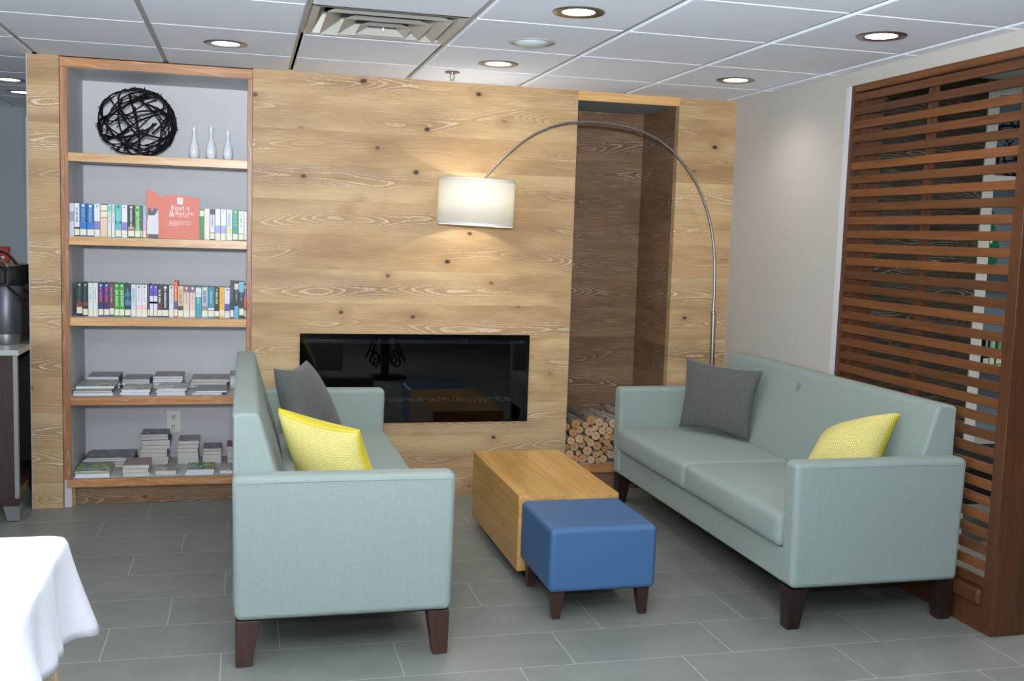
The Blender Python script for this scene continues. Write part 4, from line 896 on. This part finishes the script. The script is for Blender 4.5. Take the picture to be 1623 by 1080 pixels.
# ================================================================== arc floor lamp
YL = -.13
t = thing('arc_floor_lamp', 'brushed nickel arc floor lamp with a white drum shade, behind the right sofa', 'floor lamp', (2.992, YL, 0))
MB().lathe([(0, 0), (.115, 0), (.118, .004), (.118, .018), (.112, .024), (.02, .026), (0, .026)], (2.998, YL+.005, 0), 40).build('base', MAT['nickel'], t)
arcp = [(2.985, 1.05), (2.987, 1.15), (2.984, 1.25), (2.979, 1.34), (2.966, 1.44), (2.948, 1.53), (2.921, 1.615), (2.880, 1.71), (2.830, 1.795), (2.765, 1.875), (2.680, 1.955), (2.590, 2.012), (2.500, 2.046), (2.400, 2.068), (2.285, 2.079), (2.170, 2.080), (2.060, 2.068), (1.965, 2.042), (1.875, 1.998), (1.793, 1.942), (1.715, 1.872), (1.650, 1.804), (1.600, 1.745)]
def yarc(x): return YL - .06*(2.99-x)
MB().tube([(3.003, YL, .02), (2.996, YL, .70), (2.988, YL, 1.052)], .0135, 16).build('lower_pole', MAT['nickel'], t)
MB().lathe([(.0, 0), (.015, 0), (.0155, .004), (.0155, .016), (.011, .02), (0, .02)], (2.987, YL, 1.045), 18).build('collar', MAT['nickel'], t)
MB().tube([(x, yarc(x), z) for x, z in arcp], [.0085 - .0028*i/22 for i in range(23)], 14).build('arc_arm', MAT['nickel'], t)
MB().tube([(2.455, yarc(2.455), 2.062), (2.43, yarc(2.43), 2.0655)], .0095, 12).build('arm_joint', MAT['nickel'], t)
SXc, SYc, SZt, SZb, SR = 1.555, yarc(1.57)-.02, 1.741, 1.505, .200
tilt = Matrix.Rotation(math.radians(1.6), 4, 'Y'); sc_ = (SXc, SYc, SZb)
Hs = SZt-SZb
sh = MB().lathe([(SR, .004), (SR, Hs-.004)], sc_, 64, tilt); sh.f = sh.f[:64]; sh.mi = sh.mi[:64]
shade = sh.build('lamp_shade', MAT['shade'], t)
md = shade.modifiers.new('thickness', 'SOLIDIFY'); md.thickness = .0015
for z in (0, Hs-.010): MB().lathe([(SR-.002, z), (SR+.0012, z), (SR+.0012, z+.010), (SR-.002, z+.010), (SR-.002, z)], sc_, 64, tilt).build('shade_binding', MAT['shade_band'], shade)
m = MB()
for k in range(3): a = 2*pi*k/3; p = tilt @ Vector((SR*math.cos(a), SR*math.sin(a), Hs-.012)); m.tube([Vector(sc_)+tilt @ Vector((0, 0, Hs-.035)), Vector(sc_)+p], .0018, 6)
m.build('shade_spider', MAT['nickel'], shade)
MB().tube([(arcp[-1][0], yarc(1.6), arcp[-1][1]), Vector(sc_)+tilt @ Vector((0, 0, Hs-.03)), Vector(sc_)+tilt @ Vector((0, 0, Hs-.07))], [.0057, .008, .014], 12).build('socket', MAT['nickel'], t)
bc = Vector(sc_)+tilt @ Vector((0, 0, Hs-.125))
MB().lathe([(.0, -.045), (.018, -.040), (.028, -.02), (.030, 0), (.024, .022), (.014, .045), (.012, .055), (0, .055)], bc, 24).build('bulb', MAT['bulb'], t)
lb = lamp('lamp_bulb_light', 'POINT', bc + Vector((0, 0, -.0)), 80, (1, .97, .92), .032)

# ================================================================== slatted screen
t = thing('slatted_screen', 'tall walnut screen of horizontal slats filling the opening in the right wall', 'screen', (3.2, -1.77, 0))
SX = XR+.012
m = MB()
for k in range(32):
    zc = 2.147-k*.0632; m.box(SX, SX+.016, -2.315, -1.205, zc-.0182, zc+.0182)
m.build('slats', MAT['slat'], t, bevel=.002, seg=1)
box(SX-.004, XR+.145, -1.206, -1.178, .0, 2.203).build('jamb', MAT['post'], t, bevel=.002, seg=1)
box(SX-.002, SX+.04, -2.315, -1.206, 2.172, 2.203).build('header', MAT['slat'], t, bevel=.002, seg=1)
box(SX-.008, XR+.16, -2.372, -2.3155, 0, 2.203).build('end_post', MAT['post'], t, bevel=.003, seg=2)
for y in (-1.225, -1.748): box(SX+.017, SX+.045, y-.016, y+.016, .17, 2.172).build('batten', MAT['post'], t, smooth=False)
box(SX+.02, XR+.145, -1.24, -1.2065, 0, 2.203).build('inner_jamb', MAT['post'], t, smooth=False)
box(SX-.030, SX+.03, -2.3155, -1.206, .100, .166).build('base_rail', MAT['post'], t, bevel=.018, seg=4)
box(SX-.008, SX+.02, -2.3155, -1.206, 0, .101).build('base_board', MAT['post'], t, smooth=False)

# ================================================================== things seen through the screen
FZ = [1.965, 1.36, .672, .085]
t = thing('far_bookcase', 'white-edged grey bookcase in the next room, seen through the slats', 'bookcase', (5.8, .72, 0))
box(5.20, 5.285, .49, .93, 0, 2.585).build('side_panel', MAT['white'], t, smooth=False)
box(6.45, 6.53, .49, .93, 0, 2.585).build('side_panel', MAT['white'], t, smooth=False)
box(5.285, 6.45, .93, .945, 0, 2.585).build('back_panel', MAT['paint_far'], t, smooth=False)
box(5.285, 6.45, .49, .93, 2.50, 2.585).build('top_panel', MAT['white'], t, smooth=False)
for z in FZ: box(5.285, 6.45, .49, .93, z-.04, z).build('shelf', MAT['white'], t, smooth=False)
twig_ball((5.66, .70, FZ[0]+.235), .25, 40, .007, 11, 'twig_ball', 'black twig ball in the next room, seen through the slats', MAT['twig'], .93)
o = MB().lathe([(0, 0), (.055, 0), (.07, .03), (.075, .12), (.06, .2), (.035, .27), (.028, .36), (.034, .37), (0, .37)], (5.41, .66, FZ[1]+.0005), 24).build('glass_bottle', MAT['green_glass'], loc=(5.41, .66, FZ[1])); tag(o, 'green glass bottle in the next room, seen through the slats', 'bottle')
for i, (c, wd, nm) in enumerate((((30, 34, 36), .045, 'black'), ((150, 196, 190), .04, 'mint'), ((52, 132, 70), .05, 'green'), ((60, 130, 190), .05, 'blue'), ((34, 36, 40), .05, 'black and cream'), ((60, 52, 90), .045, 'purple'))):
    x0 = 5.33+.052*i
    standing_book(x0, x0+wd, .52, FZ[2]+.0005, .20, .14, c, nm+' paperback in the next room bookcase, seen through the slats'+(' at the left end' if i == 0 else ''), 'paperbacks in the next room', dict(slo=.04), ((220, 220, 200), 's') if i != 4 else ((226, 214, 170), 'm'))
t = thing('bench', 'black padded bench in the next room, seen low through the slats', 'bench', (4.1, -1.0, 0))
box(3.72, 4.5, -1.35, -.85, .22, .42).build('seat', MAT['black'], t, bevel=.02)
for sx in (3.78, 4.44):
    for sy_ in (-1.3, -.9): MB().taper(sx, sy_, 0, .22, .04, .05).build('leg', MAT['white'], t)

# ================================================================== left: counter with airpots, table with a cloth
t = thing('beverage_counter', 'dark wood beverage counter with a grey stone top, cut by the left edge', 'counter', (-1.1, .1, 0))
cx1, cy0, cy1 = -.662, -.25, .44
box(-1.7, cx1+.012, cy0-.02, cy1, .815, .842).build('countertop', MAT['counter'], t, bevel=.002, seg=1)
box(-1.7, cx1-.018, cy0, cy0+.025, .115, .815).build('front_panel', MAT['wood_dark'], t, smooth=False)
box(cx1-.018, cx1, cy0-.002, cy0+.03, .115, .815).build('edge_strip', MAT['alu'], t, smooth=False)
box(cx1-.33, cx1-.31, cy0+.025, cy1, .115, .815).build('inner_panel', MAT['black'], t, smooth=False)
box(cx1-.31, cx1, cy0+.03, cy1, .115, .165).build('bottom_shelf', MAT['wood_dark'], t, smooth=False)
box(-1.7, cx1-.01, cy1-.02, cy1, .115, .815).build('back_panel', MAT['black'], t, smooth=False)
lg = MB().taper(-.700, cy0+.03, .082, .118, .080, .088, 0, 0).build('leg', MAT['wood_dark'], t)
MB().taper(-.690, cy0+.03, .006, .082, .054, .074, -.006, 0).build('leg_sleeve', MAT['alu'], lg, smooth=False)
MB().lathe([(0, 0), (.018, 0), (.018, .006), (0, .006)], (-.69, cy0+.03, 0), 14).build('leg_glide', MAT['black'], lg)
l2 = MB().taper(-.700, cy1-.05, .0, .118, .055, .085).build('leg', MAT['wood_dark'], t)
l3 = MB().taper(-1.6, cy0+.05, .0, .118, .055, .085).build('leg', MAT['wood_dark'], t)
l4 = MB().taper(-1.6, cy1-.05, .0, .118, .055, .085).build('leg', MAT['wood_dark'], t)
def airpot(x, y, label, s=1.):
    t = thing('coffee_airpot', label, 'coffee dispenser', (x, y, .8425), 'coffee airpots on the counter'); c = (x, y, .8425)
    MB().lathe([(0, 0), (.078, 0), (.080, .004), (.080, .052), (0, .052)], c, 36).build('steel_foot', MAT['steel'], t)
    MB().lathe([(0, .052), (.082, .052), (.084, .06), (.084, .285), (.080, .292), (0, .292)], c, 36).build('body', MAT['airpot'], t)
    ld = MB().lathe([(0, .292), (.082, .292), (.083, .32), (.080, .372), (.068, .388), (.05, .392), (0, .392)], c, 36).build('lid', MAT['black'], t)
    MB().tube([(x+.02, y-.06, .8425+.385), (x+.0, y-.085, .8425+.42), (x-.02, y-.12, .8425+.45), (x-.05, y-.16, .8425+.465)], [.009, .008, .008, .010], 10).build('pump_lever', MAT['chrome'], ld)
    MB().box(x-.02, x+.02, y-.112, y-.078, .8425+.30, .8425+.372).build('spout', MAT['black'], ld, bevel=.008)
    MB().tube([(x+.055, y-.072, .8425+.325), (x+.03, y-.10, .8425+.29), (x+.09, y-.06, .8425+.225), (x+.09, y+.0, .8425+.225)], .007, 8).build('carry_handle', MAT['black'], t)
    return t
airpot(-.763, .03, 'steel and black coffee airpot at the front of the counter end')
airpot(-.755, .235, 'coffee airpot half hidden behind the front one')
airpot(-.95, .235, 'coffee airpot behind and left of the front one')
t = thing('fire_alarm_pull', 'red fire alarm pull station on the far grey wall', 'fire alarm', (-1.34, 2.72, 1.2))
box(-1.405, -1.275, 2.68, 2.7195, 1.13, 1.26).build('housing', MAT['red'], t, bevel=.006)
box(-1.385, -1.305, 2.668, 2.68, 1.17, 1.19).build('pull_bar', MAT['white'], t, bevel=.003)

# tablecloth and the table under it
tx0, tx1, ty0, ty1, tz = -1.75, .0, -3.70, -3.135, .748
t = thing('dining_table', 'square-legged table under the white cloth, bottom left corner', 'table', ((tx0+tx1)/2, (ty0+ty1)/2, 0))
box(tx0+.006, tx1-.008, ty0+.008, ty1-.008, tz-.03, tz-.002).build('tabletop', MAT['beige_leg'], t, bevel=.004)
for x in (tx0+.05, tx1-.035):
    for y in (ty0+.05, ty1-.045): box(x-.02, x+.02, y-.02, y+.02, 0, tz-.03).build('leg', MAT['beige_leg'], t, bevel=.003)
# perimeter path with rounded corners
def perim(N=260):
    r = .03; pts = []; segs = []
    Lx, Ly = tx1-tx0-2*r, ty1-ty0-2*r; tot = 2*(Lx+Ly)+2*pi*r
    for k in range(N):
        s = tot*k/N
        parts_ = [('l', (tx1, ty0+r), (0, 1), Ly), ('c', (tx1-r, ty1-r), 0, pi*r/2), ('l', (tx1-r, ty1), (-1, 0), Lx), ('c', (tx0+r, ty1-r), pi/2, pi*r/2), ('l', (tx0, ty1-r), (0, -1), Ly), ('c', (tx0+r, ty0+r), pi, pi*r/2), ('l', (tx0+r, ty0), (1, 0), Lx), ('c', (tx1-r, ty0+r), 3*pi/2, pi*r/2)]
        for kind, a, b, ln in parts_:
            if s < ln:
                if kind == 'l': p = (a[0]+b[0]*s, a[1]+b[1]*s); nn = (b[1], -b[0]); cd = min(s, ln-s)
                else: an = b+s/r; p = (a[0]+r*math.cos(an), a[1]+r*math.sin(an)); nn = (math.cos(an), math.sin(an)); cd = 0
                pts.append((p, nn, cd, s)); break
            s -= ln
    return pts
PP = perim(); m = MB(); rings = []
cen = ((tx0+tx1)/2, (ty0+ty1)/2)
prof = [0, .05, .12, .2, .3, .4, .5, .6, .7, .8, .9, 1.0]
top = []
for f in (.0, .5, .9, .985):
    if f == 0: continue
    top.append([(cen[0]+(p[0]-cen[0])*f, cen[1]+(p[1]-cen[1])*f, tz+.0012) for p, nn, cd, s in PP])
rings = top
rings.append([(p[0]-nn[0]*.0, p[1]-nn[1]*.0, tz-.001) for p, nn, cd, s in PP])
for f in prof[1:]:
    rg = []
    for k, (p, nn, cd, s) in enumerate(PP):
        cf = math.exp(-(cd/.055)**2); drop = .19+.045*cf+.012*math.sin(k*.35)
        wave = (.010*math.sin(k*.55)+.006*math.sin(k*1.13+1))*f*(1-cf)
        out = .004+.018*f+cf*.05*f**1.25+wave - .012*math.exp(-((cd-.11)/.05)**2)*f
        rg.append((p[0]+nn[0]*out, p[1]+nn[1]*out, tz-.001-drop*f*(1-.03*cf)))
    rings.append(rg)
N = len(PP); m.v = [Vector(q) for r in rings for q in r]
m.v.append(Vector((cen[0], cen[1], tz+.0012))); CI = len(m.v)-1
m.f = [[CI, k, (k+1) % N] for k in range(N)] + [[i*N+k, i*N+(k+1) % N, (i+1)*N+(k+1) % N, (i+1)*N+k] for i in range(len(rings)-1) for k in range(N)]; m.mi = [0]*len(m.f)
o = m.build('tablecloth', MAT['cloth'], loc=((tx0+tx1)/2, (ty0+ty1)/2, tz), sharp=80); tag(o, 'white linen tablecloth draped over the table in the bottom left corner', 'tablecloth')
md = o.modifiers.new('thickness', 'SOLIDIFY'); md.thickness = .0012; md.offset = 0

# ================================================================== furniture behind the camera, mirrored in the fireplace glass
t = thing('pedestal_table', 'round iron scroll-legged pedestal table, reflected in the fireplace glass', 'table', (1.75, -4.75, 0)); c = (1.75, -4.75, 0)
MB().lathe([(0, 0), (.22, 0), (.22, .015), (.05, .03), (0, .03)], c, 30).build('base_plate', MAT['iron'], t)
MB().lathe([(0, .03), (.04, .03), (.045, .3), (.03, .68), (0, .68)], c, 20).build('column', MAT['iron'], t)
MB().lathe([(0, .68), (.36, .68), (.37, .70), (.36, .715), (0, .715)], c, 40).build('tabletop', MAT['wood_dark'], t)
for k in range(4):
    a = pi/4+k*pi/2; pts = []
    for i in range(28):
        q = i/27; an = 2.6*pi*(1-q); r = .02+.075*q; pts.append((r*math.cos(an), r*math.sin(an)))
    P = [Vector((c[0]+(.15+px_)*math.cos(a), c[1]+(.15+px_)*math.sin(a), .18+pz_)) for px_, pz_ in pts]
    P += [Vector((c[0]+(.24-.2*u)*math.cos(a), c[1]+(.24-.2*u)*math.sin(a), .18+.42*u)) for u in (.2, .5, .8, 1)]
    MB().tube(P, .009, 8).build('scroll', MAT['iron'], t)
